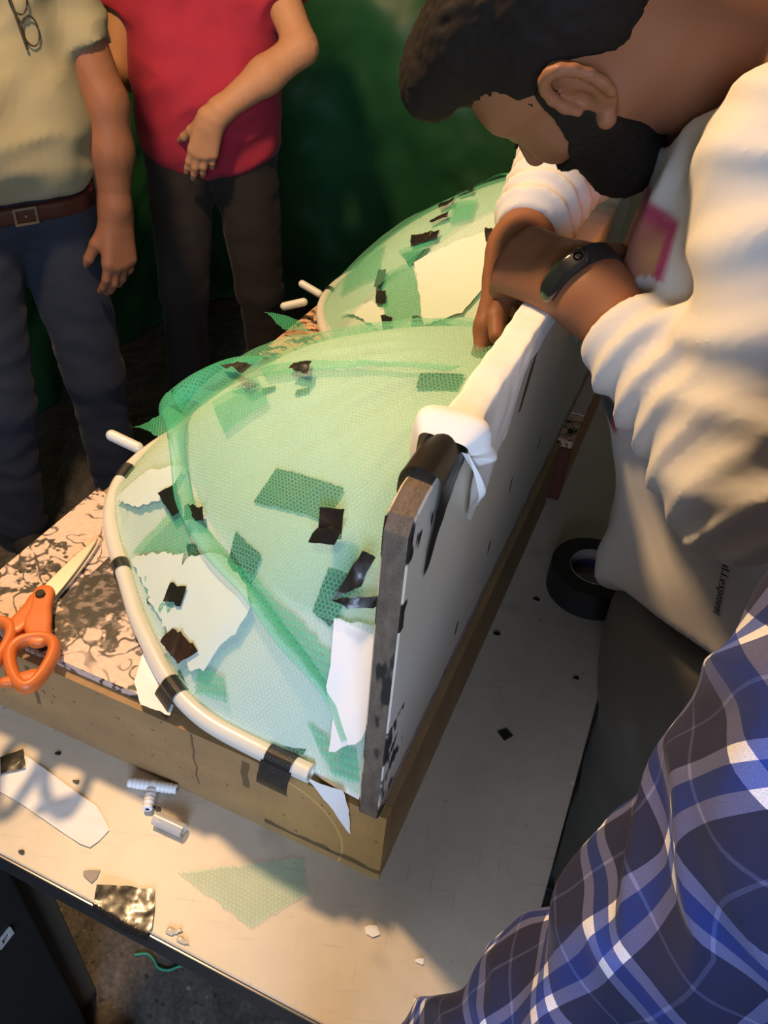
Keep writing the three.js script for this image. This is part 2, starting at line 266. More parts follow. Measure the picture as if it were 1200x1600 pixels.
// ---------- table ----------
const tableTex = tex(1024, 2048, (u, v) => {
  const x = u * 0.78, z = v * 1.8;
  let t = 200 + 7 * fbm(x * 5, z * 5, 1) + 5 * fbm(x * 40, z * 40, 2);
  const st = fbm(x * 11, z * 11, 20); if (st > 0.62) t -= 60 * (st - 0.62);
  const sc = nz(x * 26 + z * 4, z * 210 + x * 70, 8); if (sc > 0.42) t -= 46 * (sc - 0.42);
  const sc2 = nz(x * 260 - z * 60, z * 18, 12); if (sc2 > 0.46) t -= 50 * (sc2 - 0.46);
  const dot = nz(x * 75, z * 75, 33); if (dot > 0.63) t -= 240 * (dot - 0.63);
  const wh = nz(x * 42, z * 42, 51); if (wh > 0.66) t += 200 * (wh - 0.66);
  return [t, t * 0.945, t * 0.862];
});
const tb = thing('work_table', 'long beige laminate work table with a dark metal edge', 'table', [-0.2, -0.8, -0.75]);
{
  const g = bx(-0.575, 0.168, -0.026, 0, -1.62, 0.147, 0.002); const u = boxUV(g); const p = u.attributes.position, uv = u.attributes.uv;
  for (let i = 0; i < p.count; i++) uv.setXY(i, (p.getX(i) + 0.59) / 0.78, (p.getZ(i) + 1.64) / 1.8);
  part(tb, 'table_top', u, mat(lin(1, 1, 1), 0.42, { map: tableTex, clearcoat: 0.15, clearcoatRoughness: 0.35 }));
  part(tb, 'metal_edge', mergeGeometries([bx(-0.578, 0.172, -0.034, -0.0005, 0.147, 0.1505, 0.0012), bx(-0.578, 0.172, -0.036, -0.033, 0.12, 0.1505, 0.001)]), mat(lin(0.16, 0.16, 0.17), 0.3, { metalness: 0.9 }), 'dark metal edge strip');
  part(tb, 'apron', mergeGeometries([bx(-0.54, 0.13, -0.1, -0.027, 0.085, 0.105), bx(-0.54, 0.13, -0.1, -0.027, -1.58, -1.56), bx(-0.54, -0.52, -0.1, -0.027, -1.55, 0.08), bx(0.11, 0.13, -0.1, -0.027, -1.55, 0.08)]), mat(lin(0.08, 0.06, 0.045), 0.7));
  for (const [x, z] of [[-0.52, 0.07], [0.1, 0.07], [-0.52, -1.53], [0.1, -1.53]]) part(tb, 'leg', bx(x - 0.022, x + 0.022, -0.8, -0.1, z - 0.022, z + 0.022, 0.004), mat(lin(0.1, 0.08, 0.06), 0.6));
}

// ---------- boxes ----------
const mdf = (seedv) => tex(512, 256, (u, v) => {
  let t = 150 + 12 * fbm(u * 9, v * 4, seedv) + 9 * fbm(u * 160, v * 60, seedv + 3);
  return [t, t * 0.80, t * 0.545];
});
const frontTex = tex(1024, 256, (u, v) => {   // u: left to right over 0.56 m, v: bottom to top over 0.13 m
  const x = u * 0.56, y = v * 0.13;
  let t = 152 + 10 * fbm(x * 16, y * 22, 1) + 7 * fbm(x * 240, y * 240, 3), r = 1, g = 0.80, b = 0.545;
  const warm = sstep(0.36, 0.5, x + 0.06 * fbm(x * 12, y * 12, 6)); t += 14 * warm; b -= 0.07 * warm;
  for (const [dx, y0, y1, w] of [[0.115, 0.045, 0.118, 0.0032], [0.4, 0.07, 0.12, 0.004], [0.335, 0.03, 0.128, 0.0012]]) if (y > y0 && y < y1 && Math.abs(x - dx + 0.003 * nz(y * 60, dx * 50, 1)) < w * (1.2 - (y1 - y) * 3)) { t *= 0.66; }
  const c = Math.hypot((x - 0.44) / 0.075, (y - 0.03) / 0.088); if (Math.abs(c - 1) < 0.016 && x > 0.45) { t += 34; }   // dried bead of glue
  if (y < 0.02 + 0.006 * nz(x * 60, 3, 2) && y > 0.012 && x > 0.42) t *= 0.62;   // dark stain along the bottom edge
  if (nz(x * 130, y * 130, 77) > 0.62) t *= 0.7;
  return [t * r, t * g, t * b];
}, true, false);
function uvExtent(g, ax, ay) {   // uv 0..1 over the extent along two axes
  const h = g.index ? g.toNonIndexed() : g; h.computeBoundingBox(); const b = h.boundingBox, p = h.attributes.position, uv = new Float32Array(p.count * 2);
  for (let i = 0; i < p.count; i++) { const q = V(p.getX(i), p.getY(i), p.getZ(i)); uv[2 * i] = (q[ax] - b.min[ax]) / (b.max[ax] - b.min[ax]); uv[2 * i + 1] = (q[ay] - b.min[ay]) / (b.max[ay] - b.min[ay]); }
  h.setAttribute('uv', new THREE.BufferAttribute(uv, 2)); return h;
}
const mdfMat = mat(lin(1, 1, 1), 0.75, { map: mdf(5) });
const smear = (sd, pale) => tex(1024, 1024, (u, v) => {   // pale board smeared with black paint
  const w1 = 0.35 * fbm(u * 7, v * 7, sd), w2 = 0.35 * fbm(u * 7 + 9, v * 7, sd);
  const a = fbm(u * 4 + w1, v * 4 + w2, sd + 1), b = fbm(u * 20 + w2 * 2, v * 20 + w1 * 2, sd + 4) + 0.5 * nz(u * 90, v * 90, sd), r = 1 - Math.abs(nz(u * 17 + w1 * 3, v * 17 + w2 * 3, sd + 7)) * 2;
  const wx = ((u + 10) % 1) * 0.46 - 0.46, wz = ((v + 10) % 1) * 0.46 - 0.46, pour = 1.1 * Math.exp(-(Math.pow((wx + 0.42) / 0.075, 2) + Math.pow((wz + 0.12) / 0.07, 2))); const heavy = sstep(0.05, 0.4, a + 0.85 * b + pour - 0.08), vein = sstep(0.78, 0.95, r + 0.14 * b) * sstep(-0.6, -0.15, a), blot = sstep(0.30, 0.5, b) * sstep(-0.5, -0.1, a);
  const k = clamp(Math.max(heavy * (0.5 + 0.55 * sstep(-0.35, 0.25, fbm(u * 34, v * 34, sd + 9))), 0.85 * vein, 0.8 * blot));
  const g = 1 + 0.05 * fbm(u * 70, v * 70, 2), m = [34, 29, 28];
  return [0, 1, 2].map((i) => lerp(pale[i] * g, m[i] * (1 + 0.35 * fbm(u * 40, v * 40, 6)), k));
});
const smearA = mat(lin(1, 1, 1), 0.5, { map: smear(3, [214, 186, 170]), clearcoat: 0.25, clearcoatRoughness: 0.3 });
const smearB = mat(lin(1, 1, 1), 0.55, { map: smear(11, [214, 172, 138]) });
{
  const b = thing('wooden_base_box', 'brown fibreboard base box nearest the camera with paint-smeared top sheet', 'box', [-0.28, 0, -0.36]);
  part(b, 'front_panel', uvExtent(bx(-0.562, -0.001, 0, 0.128, -0.014, 0), 'x', 'y'), mat(lin(1, 1, 1), 0.7, { map: frontTex }));
  part(b, 'side_panel', boxUV(bx(-0.013, -0.001, 0, 0.128, -0.722, -0.0145), 0.4), mdfMat);
  part(b, 'side_panel', boxUV(bx(-0.562, -0.548, 0, 0.128, -0.722, -0.0145), 0.4), mdfMat);
  part(b, 'back_panel', boxUV(bx(-0.547, -0.0135, 0, 0.128, -0.722, -0.71), 0.4), mdfMat);
  part(b, 'top_panel', boxUV(bx(-0.547, -0.0135, 0.116, 0.128, -0.709, -0.0145), 0.4), mdfMat);
  const sh = new THREE.Shape([[-0.562, 0.010], [-0.29, 0.010], [-0.315, 0.075], [-0.36, 0.115], [-0.42, 0.165], [-0.48, 0.215], [-0.53, 0.262], [-0.562, 0.275]].map(([x, z]) => new THREE.Vector2(x, z)));
  const g = new THREE.ExtrudeGeometry(sh, { depth: 0.0115, bevelEnabled: false }); g.rotateX(-Math.PI / 2); g.translate(0, 0.1285, 0);
  part(b, 'top_sheet', boxUV(g, 0.46), smearA, 'pale top sheet smeared with black paint');
  const c = thing('wooden_base_box', 'further base box under the second form, with reddish end and smeared top', 'box', [-0.28, 0, -1.1]);
  const red = mat(lin(0.13, 0.035, 0.02), 0.7);
  part(c, 'front_panel', bx(-0.575, 0.016, 0, 0.108, -0.757, -0.743), red, 'dark reddish brown end panel');
  part(c, 'side_panel', boxUV(bx(0.003, 0.016, 0, 0.108, -1.47, -0.7575), 0.4), mat(lin(0.5, 0.24, 0.12), 0.7));
  part(c, 'side_panel', boxUV(bx(-0.575, -0.562, 0, 0.108, -1.47, -0.7575), 0.4), mdfMat);
  part(c, 'back_panel', boxUV(bx(-0.561, 0.0025, 0, 0.108, -1.47, -1.457), 0.4), mdfMat);
  const t2 = bx(-0.58, 0.016, 0.1085, 0.124, -1.475, -0.743, 0.003); part(c, 'top_sheet', boxUV(t2, 0.5), smearB, 'pale top sheet smeared with black paint'); part(c, 'edge_strip', bx(-0.008, 0.0162, 0.1245, 0.127, -1.47, -0.83), mat(lin(0.55, 0.42, 0.36), 0.8), 'pale pinkish paper strip');
}

// ---------- upright board ----------
{
  const b = thing('upright_board', 'tall white-painted board standing on edge along the boxes with raw grey end', 'board', [-0.022, 0.128, -0.7]);
  const Y0 = 0.1305, TOP = 0.514, x0 = -0.0295, x1 = -0.0085;
  const faceTex = tex(2048, 512, (u, v) => {   // u: 0 near end .. 1 far end (1.4 m), v: height 0.4 m
    const z = u * 1.42, y = v * 0.4;
    let t = 214 + 4 * fbm(z * 9, y * 9, 2) + 3 * fbm(z * 120, y * 120, 5); const warm = sstep(-0.2, 0.5, fbm(z * 3, y * 4, 31)); let c = [t, t * (0.955 - 0.01 * warm), t * (0.90 - 0.05 * warm)];
    const edge = z - 0.012 * Math.max(0, fbm(y * 24, 2, 8)); let k = 0;
    if (y < 0.14) k = Math.max(k, sstep(0.3, 0.7, fbm(z * 30 - y * 20, y * 26 + z * 12, 3) + 0.5 * nz(z * 160, y * 50 + z * 60, 6) + 0.55 - edge * 16));
    if (y > 0.27) k = Math.max(k, sstep(0.5, 0.8, fbm(z * 34, y * 20, 13) + 0.4 * nz(z * 160, y * 60, 6) + 0.45 - edge * 9));
    for (const [a, q] of [[0.3, 0.11], [0.36, 0.16], [0.2, 0.07], [0.52, 0.12]]) if (Math.hypot((z - a) / 0.004, (y - q) / 0.011) < 1) k = 0.85;
    if (Math.hypot((z - 0.333 - (y - 0.32) * 0.5) / 0.010, (y - 0.318) / 0.032) < 1 + 0.3 * nz(z * 60, y * 60, 1)) c = z < 0.331 + (y - 0.32) * 0.5 ? [52, 34, 22] : [120, 98, 68];
    const low = y < 0.022 + 0.008 * nz(z * 26, 1, 4); if (low) { const q = 0.86 + 0.16 * nz(z * 60, y * 200, 6); c = [196 * q, 172 * q, 160 * q]; if (nz(z * 38, y * 30, 15) > 0.4) c = [128, 92, 84]; }
    return c.map((a, i) => lerp(a, [30, 28, 27][i], clamp(k)));
  }, true, false);
  const endTex = tex(128, 1024, (u, v) => { const t = 104 + 16 * fbm(u * 3, v * 22, 2) + 20 * fbm(u * 22, v * 260, 4), k = sstep(0.22, 0.5, fbm(u * 1.2 + 3, v * 7, 9)) * 0.85 * sstep(0.18, 0.3, v) * (1 - sstep(0.55, 0.7, v)); return [t, t * 0.87, t * 0.74].map((a) => lerp(a, 26, k)); }, true, false);
  const prof = [[-1.42, Y0], [0.003, Y0], [0.003, 0.497], [-0.004, 0.507], [-0.026, TOP], [-1.42, TOP]];
  const sh = new THREE.Shape(prof.map(([z, y]) => new THREE.Vector2(-z, y)));
  const g = new THREE.ExtrudeGeometry(sh, { depth: x1 - x0 - 0.003, bevelEnabled: true, bevelThickness: 0.0015, bevelSize: 0.0015, bevelSegments: 1 });
  g.rotateY(Math.PI / 2); g.translate(x0 + 0.0015, 0, 0);   // shape x -> -z, depth -> x
  const n = g.toNonIndexed ? (g.index ? g.toNonIndexed() : g) : g; n.computeVertexNormals();
  const P = n.attributes.position, N = n.attributes.normal; const face = [], raw = [], fu = [], ru = [];
  for (let i = 0; i < P.count; i += 3) {
    const side = Math.abs(N.getX(i)) > 0.6;
    for (let k = i; k < i + 3; k++) { const q = [P.getX(k), P.getY(k), P.getZ(k)]; if (side) { face.push(...q); fu.push(-q[2] / 1.42, (q[1] - Y0) / 0.4); } else { raw.push(...q); ru.push((q[0] - x0) / 0.021, (q[1] - Y0) / 0.4 + (q[2] < -0.03 ? -q[2] : 0)); } }
  }
  const mk = (p, u) => { const a = new THREE.BufferGeometry(); a.setAttribute('position', new THREE.Float32BufferAttribute(p, 3)); a.setAttribute('uv', new THREE.Float32BufferAttribute(u, 2)); a.computeVertexNormals(); return a; };
  part(b, 'painted_face', mk(face, fu), mat(lin(1, 1, 1), 0.55, { map: faceTex }), 'white painted face with black smudges');
  part(b, 'raw_edge', mk(raw, ru), mat(lin(1, 1, 1), 0.9, { map: endTex }), 'raw grey-brown board edge');
  // black tape folded over the top near the front
  const tape = grid(28, 20, (u, v) => {
    const z = -0.036 - 0.058 * v - 0.004 * nz(u * 6, v * 2, 2), hang = lerp(0.085, 0.03, sstep(0, 1, v)) ;
    const w = x1 - x0 + 0.012, cxm = (x0 + x1) / 2; const a = u;   // left side, round the top, down the right side
    if (a < 0.15) return V(cxm - w / 2, TOP - 0.02 + (a / 0.15) * 0.018, z);
    if (a < 0.6) { const th = Math.PI * (1 - (a - 0.15) / 0.45); return V(cxm + Math.cos(th) * w / 2, TOP - 0.002 + Math.sin(th) * 0.013, z); }
    const t = (a - 0.6) / 0.4; return V(cxm + w / 2 - 0.0045 * t, TOP - 0.002 - t * hang - 0.006 * nz(z * 90, t * 3, 4), z + 0.006 * t * nz(t * 4, 2, 2));
  });
  part(b, 'black_tape', tape, mat(lin(0.012, 0.011, 0.01), 0.32), 'black tape folded over the board top');
  // white cloth strip over the top edge
  const hangAt = (z) => { const k = [[-0.1, 0.03], [-0.125, 0.085], [-0.15, 0.12], [-0.2, 0.115], [-0.235, 0.085], [-0.262, 0.07], [-0.275, 0.03], [-0.35, 0.028], [-0.45, 0.035], [-0.55, 0.09], [-0.62, 0.16], [-0.72, 0.2], [-0.85, 0.15]]; for (let i = 1; i < k.length; i++) if (z >= k[i][0]) return lerp(k[i - 1][1], k[i][1], (k[i - 1][0] - z) / (k[i - 1][0] - k[i][0])); return 0.1; };
  const cl = thing('white_cloth_strip', 'white cloth strip draped over the top edge of the upright board', 'cloth', [-0.022, 0.5, -0.45]);
  const g2 = grid(44, 150, (u, v) => {
    const z = -0.082 - 0.77 * v + 0.003 * nz(u * 5, v * 30, 3), bun = Math.exp(-Math.pow((z + 0.103) / 0.02, 2)), off = 0.0045 + 0.0015 * nz(u * 9, z * 40, 2) + bun * (0.016 + 0.004 * nz(u * 4, 3, 2));
    const hang = hangAt(z), cxm = (x0 + x1) / 2, w = (x1 - x0) / 2 + off; const wr = 0.003 * nz(u * 5, z * 26, 6);
    if (u < 0.2) { const t = 1 - u / 0.2; return V(cxm - w - wr * t, TOP - 0.002 - t * (0.045 + 0.02 * nz(z * 12, 2, 9)), z); }
    if (u < 0.5) { const t = (u - 0.2) / 0.3, s = Math.cos(Math.PI * (1 - t)); const k = Math.sign(s) * Math.pow(Math.abs(s), 0.55); return V(cxm + k * w, TOP - 0.002 + Math.pow(Math.sin(Math.PI * t), 0.5) * (off + 0.002 + 0.002 * nz(z * 22, u * 4, 5)), z); }
    const t = (u - 0.5) / 0.5; return V(cxm + w + 0.0035 * Math.sin(t * 3) * nz(z * 26, 4, 1) - 0.0015 * t + bun * 0.006 * Math.sin(t * 9), TOP - 0.002 - t * hang * (1 + 0.12 * nz(z * 60, 8, 2)), z + 0.012 * t * bun);
  });
  part(cl, 'draped_sheet', g2, mat(lin(0.82, 0.81, 0.8), 0.85));
}

// ---------- the two net-covered forms ----------
function makeForm({ T, zc, y0, H, p }) {
  const rAt = (a) => { for (let i = 1; i < T.length; i++) if (a <= T[i][0]) return lerp(T[i - 1][1], T[i][1], (a - T[i - 1][0]) / (T[i][0] - T[i - 1][0])); return T[T.length - 1][1]; };
  const hgt = (x, z) => { const a = Math.atan2(-x, z - zc) * 180 / Math.PI, rho = Math.min(Math.hypot(x, z - zc) / rAt(clamp(a, 0, 180)), 1.12); return y0 + H * (1 - Math.pow(rho, p)); };
  const plan = (a, rho) => { const r = rAt(a) * rho, t = a * Math.PI / 180; return [-Math.sin(t) * r, zc + Math.cos(t) * r]; };
  const rim = (a, y) => { let r = 0, n = 0; for (let k = -3; k <= 3; k++) { r += rAt(clamp(a + k * 2.2, 0, 180)); n++; } r /= n; const t = a * Math.PI / 180; return V(-Math.sin(t) * r, y, zc + Math.cos(t) * r); };
  return { rAt, hgt, plan, rim, zc, y0 };
}
const FF = makeForm({ T: DATA.TF, zc: -0.37, y0: 0.142, H: 0.30, p: 2.5 });
const FR = makeForm({ T: DATA.TR, zc: -1.07, y0: 0.132, H: 0.315, p: 2.4 });
const hexTile = (lineW, holeA, solidA) => tex(64, 111, (u, v) => {
  const px = u, py = v * 1.7320508; let best = 9;
  for (const [cx, cy] of [[0, 0], [1, 0], [0, 1.7320508], [1, 1.7320508], [0.5, 0.8660254]]) { const dx = Math.abs(px - cx), dy = Math.abs(py - cy); best = Math.min(best, Math.max(dx, dx * 0.5 + dy * 0.8660254)); }
  const k = sstep(0.5 - lineW - 0.04, 0.5 - lineW + 0.04, best), a = lerp(holeA, solidA, k) * 255; return [a, a, a];
}, false);
const netAlpha = hexTile(0.09, 0.16, 0.46); netAlpha.repeat.set(1 / 0.0046, 1 / 0.00797);
const netMat = mat(lin(0.20, 0.64, 0.42), 0.55, { alphaMap: netAlpha, transparent: true });
const netAlpha2 = hexTile(0.11, 0.3, 0.72); netAlpha2.repeat.set(1 / 0.0046, 1 / 0.00797);
const netDense = mat(lin(0.07, 0.50, 0.27), 0.5, { alphaMap: netAlpha2, transparent: true });
const netAlpha3 = hexTile(0.1, 0.34, 0.62); netAlpha3.repeat.set(1 / 0.0046, 1 / 0.00797);
const netFold = mat(lin(0.08, 0.54, 0.33), 0.5, { alphaMap: netAlpha3, transparent: true });
const paperMat = mat(lin(0.78, 0.78, 0.75), 0.8), paperWhite = mat(lin(0.86, 0.85, 0.85), 0.85), paperMint = mat(lin(0.66, 0.77, 0.70), 0.8);
const crinkle = tex(256, 256, (u, v) => { const r = 1 - Math.abs(nz(u * 4, v * 4, 1)) * 2, q = 1 - Math.abs(nz(u * 9, v * 9, 5)) * 2, t = 120 + 90 * r + 20 * q; return [t, t, t]; }, false);
crinkle.repeat.set(1 / 0.11, 1 / 0.11);
const tapeMat = mat(lin(0.014, 0.012, 0.011), 0.3, { bumpMap: crinkle, bumpScale: 0.0005, clearcoat: 0.3, clearcoatRoughness: 0.15 });
const tapeUnder = mat(lin(0.012, 0.014, 0.013), 0.55);
const hoseMat = mat(lin(0.74, 0.72, 0.66), 0.32, { transmission: 0.12, thickness: 0.0, clearcoat: 0.4, clearcoatRoughness: 0.2 });
function shellSheet(F, off, a0, a1, r0, r1, na, nr, wob = 0.003, wf = 9) {
  return grid(na, nr, (u, v) => {
    const a = lerp(a0, a1, u), rho = lerp(r1, r0, v); let [x, z] = F.plan(a, rho); x = Math.min(x, -0.0315);
    const o = typeof off === 'function' ? off(a, rho) : off;
    return V(x, Math.max(F.hgt(x, z) + o + wob * fbm(x * wf, z * wf, 3) * (rho > 0.97 ? 0.3 : 1), F.y0 - 0.006), z);
  }, false, (u, v) => { const a = lerp(a0, a1, u), rho = lerp(r1, r0, v), [x, z] = F.plan(a, rho); return [x, (F.hgt(x, z) - z) * 0.75]; });
}
function buildForm(F, form, opt) {
  const g = form;
  part(g, 'paper_shell', shellSheet(F, 0, 2, 178, 0.02, 1, 96, 44, 0.0015, 10), paperMat, 'white paper skin of the form');
  part(g, 'net_layer', shellSheet(F, 0.0065, 4, 170, 0.02, 1.0, 120, 50, 0.003, 13), netMat, 'pale green hexagonal netting');
  const lay = (poly, off, crumple = 0.002, rag = 0, me = 0.011) => drape(poly, (x, z) => V(x, Math.max(F.hgt(x, z), F.y0 + 0.001) + off + crumple * fbm(x * 60, z * 60, off * 900), z), me, rag);
  for (const p of opt.under) part(g, 'covered_tape', lay(p, opt.underOff, 0.001, 0.001), tapeUnder, 'black tape lying under the netting');
  opt.paper.forEach((p, i) => part(g, 'paper_patch', lay(p, opt.paperOff[i] ?? 0.0115, 0.0012, 0.003), i === 2 && opt.paperOff.length ? paperWhite : paperMint, 'torn white paper patch'));
  for (const p of opt.net) part(g, 'net_patch', lay(p, 0.0105, 0.002, 0.002), netDense, 'darker green net patch');
  for (const p of opt.tape) part(g, 'tape_piece', lay(p, opt.tapeOff(p), 0.0035, 0.002, 0.006), tapeMat, 'shiny black tape piece');
  return lay;
}
function hose(F, g, a0, a1, y, r, bands) {
  const pts = []; for (let i = 0; i <= 40; i++) { const a = lerp(a0, a1, i / 40), q = F.rim(a, y + 0.0015 * nz(i * 0.3, 1, 2)); q.z += 0.004 * nz(i * 0.2, 5, 1); pts.push(q); }
  const c = new THREE.CatmullRomCurve3(pts), h = part(g, 'plastic_hose', new THREE.TubeGeometry(c, 160, r, 16), hoseMat, 'milky white plastic hose');
  for (const [q, tg, s] of [[c.getPoint(0), c.getTangent(0), -1], [c.getPoint(1), c.getTangent(1), 1]]) { const rg = new THREE.LatheGeometry([[r, 0], [r, 0.002], [r * 0.66, 0.002], [r * 0.62, -0.012]].map((a) => new THREE.Vector2(...a)), 18); rg.applyQuaternion(new THREE.Quaternion().setFromUnitVectors(V(0, 1, 0), tg.clone().multiplyScalar(s))); rg.translate(q.x, q.y, q.z); part(h, 'hose_end', rg, hoseMat); }
  for (const [a, len, flap] of bands) {
    const t = (a - a0) / (a1 - a0), L = c.getLength(), s = []; for (let i = 0; i <= 6; i++) s.push(c.getPoint(clamp(t + (i / 6 - 0.5) * len / L)));
    const tg = new THREE.TubeGeometry(new THREE.CatmullRomCurve3(s), 12, r * 1.14, 16);
    const m = c.getPoint(t), tan = c.getTangent(t), out = V(tan.z, 0, -tan.x); if (out.x * m.x + out.z * (m.z - F.zc) < 0) out.negate();
    const parts = [tg];
    for (const side of flap) {   // loose ends of the tape
      parts.push(grid(5, 6, (u, v) => m.clone().addScaledVector(tan, (u - 0.5) * len * (1 + 0.15 * nz(v * 3, side, a))).addScaledVector(out, side * (r * 1.05 + v * 0.024 - (side > 0 ? v * v * 0.014 : 0))).add(V(0, side > 0 ? 0.003 - v * 0.026 : 0.008 + v * (0.02 + 0.004 * nz(u * 6, a, 1)), 0))));
    }
    part(g, 'tape_band', mergeGeometries(parts.map((q) => { const w = q.toNonIndexed(); return w; })), tapeMat, 'black tape band round the hose');
  }
}
{
  const g = thing('net_covered_form', 'nearer dome-shaped form of paper and green netting with tape squares', 'mould form', [-0.27, 0.13, -0.36]);
  const ridge = (a, rho) => 0.010 + 0.0035 * (1 - soft(nz(a * 0.11, rho * 2.5, 3)) * 3) * sstep(0.1, 0.4, rho) + 0.020 * Math.exp(-Math.pow((rho - 0.72) / 0.09, 2));
  buildForm(FF, g, { under: DATA.underF, paper: DATA.paperF, net: DATA.netF, tape: DATA.tapesF, underOff: 0.0035, paperOff: [0.0115, 0.0115, 0.016, 0.0115], tapeOff: (p) => { const [x, z] = p[0], a = Math.atan2(-x, z + 0.37) * 180 / Math.PI, rho = Math.hypot(x, z + 0.37) / FF.rAt(a); return rho < 0.8 ? 0.008 + ridge(a, rho) : 0.016; } });
  // outer netting over the upper dome; its free edge is rolled into a loose fold
  part(g, 'outer_netting', shellSheet(FF, (a, r) => ridge(a, r), 3, 172, 0.02, 0.80, 140, 50, 0.004, 12), netMat, 'second layer of green netting');
  const fp = DATA.fold.map(([x, z]) => [Math.atan2(-x, z + 0.37) * 180 / Math.PI, Math.hypot(x, z + 0.37)]);
  const curve = new THREE.CatmullRomCurve3(DATA.fold.map(([x, z], i) => V(x, FF.hgt(x, z) + 0.014 + 0.012 * Math.exp(-Math.pow((i - 4) / 2.2, 2)), z)));
  part(g, 'net_fold', grid(14, 130, (u, v) => {
    const c = curve.getPointAt(v), t = curve.getTangentAt(v), n = V(0, 1, 0).addScaledVector(t, -t.y).normalize(), s = t.clone().cross(n), R = 0.0105 + 0.004 * nz(v * 9, 1, 1) + 0.013 * Math.exp(-Math.pow((v - 0.22) / 0.14, 2)) - 0.006 * sstep(0.7, 1, v);
    const th = -0.5 + u * 4.3 + 0.25 * nz(v * 6, 4, 2); return c.clone().addScaledVector(s, Math.cos(th) * R).addScaledVector(n, Math.sin(th) * R * (0.32 + 0.6 * Math.exp(-Math.pow((v - 0.2) / 0.2, 2))));
  }, false, (u, v) => [u * 0.06, v * 0.75]), netFold, 'rolled fold of green netting');
  hose(FF, g, 13, 122, 0.153, 0.0098, [[17.5, 0.036, [1, -1]], [37, 0.028, [1, -1]], [62.5, 0.016, []], [83, 0.026, [1]]]);
  // paper corners sticking out under the hose
  part(g, 'paper_flap', drape([[-0.345, -0.105], [-0.31, -0.02], [-0.285, 0.002], [-0.25, 0.0], [-0.26, -0.04], [-0.33, -0.12]], (x, z) => V(x, 0.1436 + 0.001 * nz(x * 50, z * 50, 1), z), 0.02, 0.002), paperWhite);
  part(g, 'paper_flap', drape([[-0.088, 0.147], [-0.047, 0.152], [-0.04, 0.128], [-0.036, 0.078], [-0.043, 0.088], [-0.062, 0.118]], (x, y) => V(x, y, 0.0045 + 0.002 * nz(x * 40, y * 40, 2)), 0.015, 0.001), paperWhite, 'white paper tongue hanging over the box front');
  // ragged scraps of net along the far rim
  for (const q of [[[-0.53, -0.40], [-0.60, -0.40], [-0.575, -0.44], [-0.59, -0.47], [-0.53, -0.46]], [[-0.52, -0.5], [-0.60, -0.52], [-0.585, -0.56], [-0.50, -0.55]], [[-0.40, -0.60], [-0.47, -0.66], [-0.43, -0.70], [-0.36, -0.66]]])
    part(g, 'net_scrap', drape(q, (x, z) => V(x, 0.155 + 0.018 * nz(x * 18, z * 18, 2), z), 0.012, 0.004), netDense);
  part(g, 'hose_stub', (() => { const c = new THREE.CapsuleGeometry(0.0085, 0.045, 6, 14); c.rotateZ(Math.PI / 2 - 0.15); c.translate(-0.575, 0.165, -0.355); return c; })(), hoseMat, 'white plastic peg sticking out');
}
{
  const g = thing('net_covered_form', 'further dome-shaped form of paper and green netting beneath the hands', 'mould form', [-0.28, 0.124, -1.07]);
  buildForm(FR, g, { under: DATA.underR, paper: DATA.paperR, net: DATA.netR, tape: DATA.tapesR, underOff: 0.0035, paperOff: [], tapeOff: () => 0.0145 });
  part(g, 'outer_netting', shellSheet(FR, (a, r) => 0.008 + 0.012 * sstep(0.6, 0.9, r), 62, 172, 0.3, 0.99, 110, 34, 0.006, 9), netMat, 'second layer of green netting');
  hose(FR, g, 30, 100, 0.142, 0.0098, [[53, 0.04, [1, -1]], [84, 0.014, []]]);
  part(g, 'hose_stub', (() => { const c = new THREE.CapsuleGeometry(0.008, 0.04, 6, 14); c.rotateZ(Math.PI / 2 - 0.3); c.translate(-0.6, 0.15, -0.99); return c; })(), hoseMat, 'white plastic peg sticking out');
  part(g, 'hose_stub', (() => { const c = new THREE.CapsuleGeometry(0.008, 0.04, 6, 14); c.rotateZ(Math.PI / 2 + 0.3); c.rotateY(0.4); c.translate(-0.59, 0.155, -0.90); return c; })(), hoseMat, 'white plastic peg sticking out');
  for (const q of [[[-0.56, -0.87], [-0.64, -0.87], [-0.57, -0.82], [-0.52, -0.84]], [[-0.30, -1.11], [-0.34, -1.16], [-0.25, -1.14], [-0.24, -1.08]]])
    part(g, 'net_scrap', drape(q, (x, z) => V(x, Math.max(FR.hgt(x, z) + 0.012, 0.14) + 0.008 * nz(x * 18, z * 18, 2), z), 0.012, 0.003), netDense);
}

// ---------- people ----------
// a head in its own axes: X his left, Y crown, Z face
function frame(origin, Yc, Zf, s = 1) {
  const Y = Yc.clone().normalize(), Z = Zf.clone().addScaledVector(Y, -Zf.dot(Y)).normalize(), X = Y.clone().cross(Z);
  return { o: origin, X, Y, Z, s,
    loc: (x, y, z) => { const a = x - origin.x, b = y - origin.y, c = z - origin.z; return [(a * X.x + b * X.y + c * X.z) / s, (a * Y.x + b * Y.y + c * Y.z) / s, (a * Z.x + b * Z.y + c * Z.z) / s]; },
    pt: (a, b, c) => origin.clone().addScaledVector(X, a * s).addScaledVector(Y, b * s).addScaledVector(Z, c * s) };
}
const cp = (ax, ay, az, b0, b1, b2, ra, rb) => [ax, ay, az, b0, b1, b2, ra, rb, 0];
const earRim = []; for (let i = 0; i <= 10; i++) { const t = -0.35 + i / 10 * 4.2; earRim.push([0.0875 + 0.009 * Math.sin(t * 0.7), 0.004 + 0.031 * Math.sin(t), -0.016 - 0.019 * Math.cos(t) * -1 - 0.004]); }
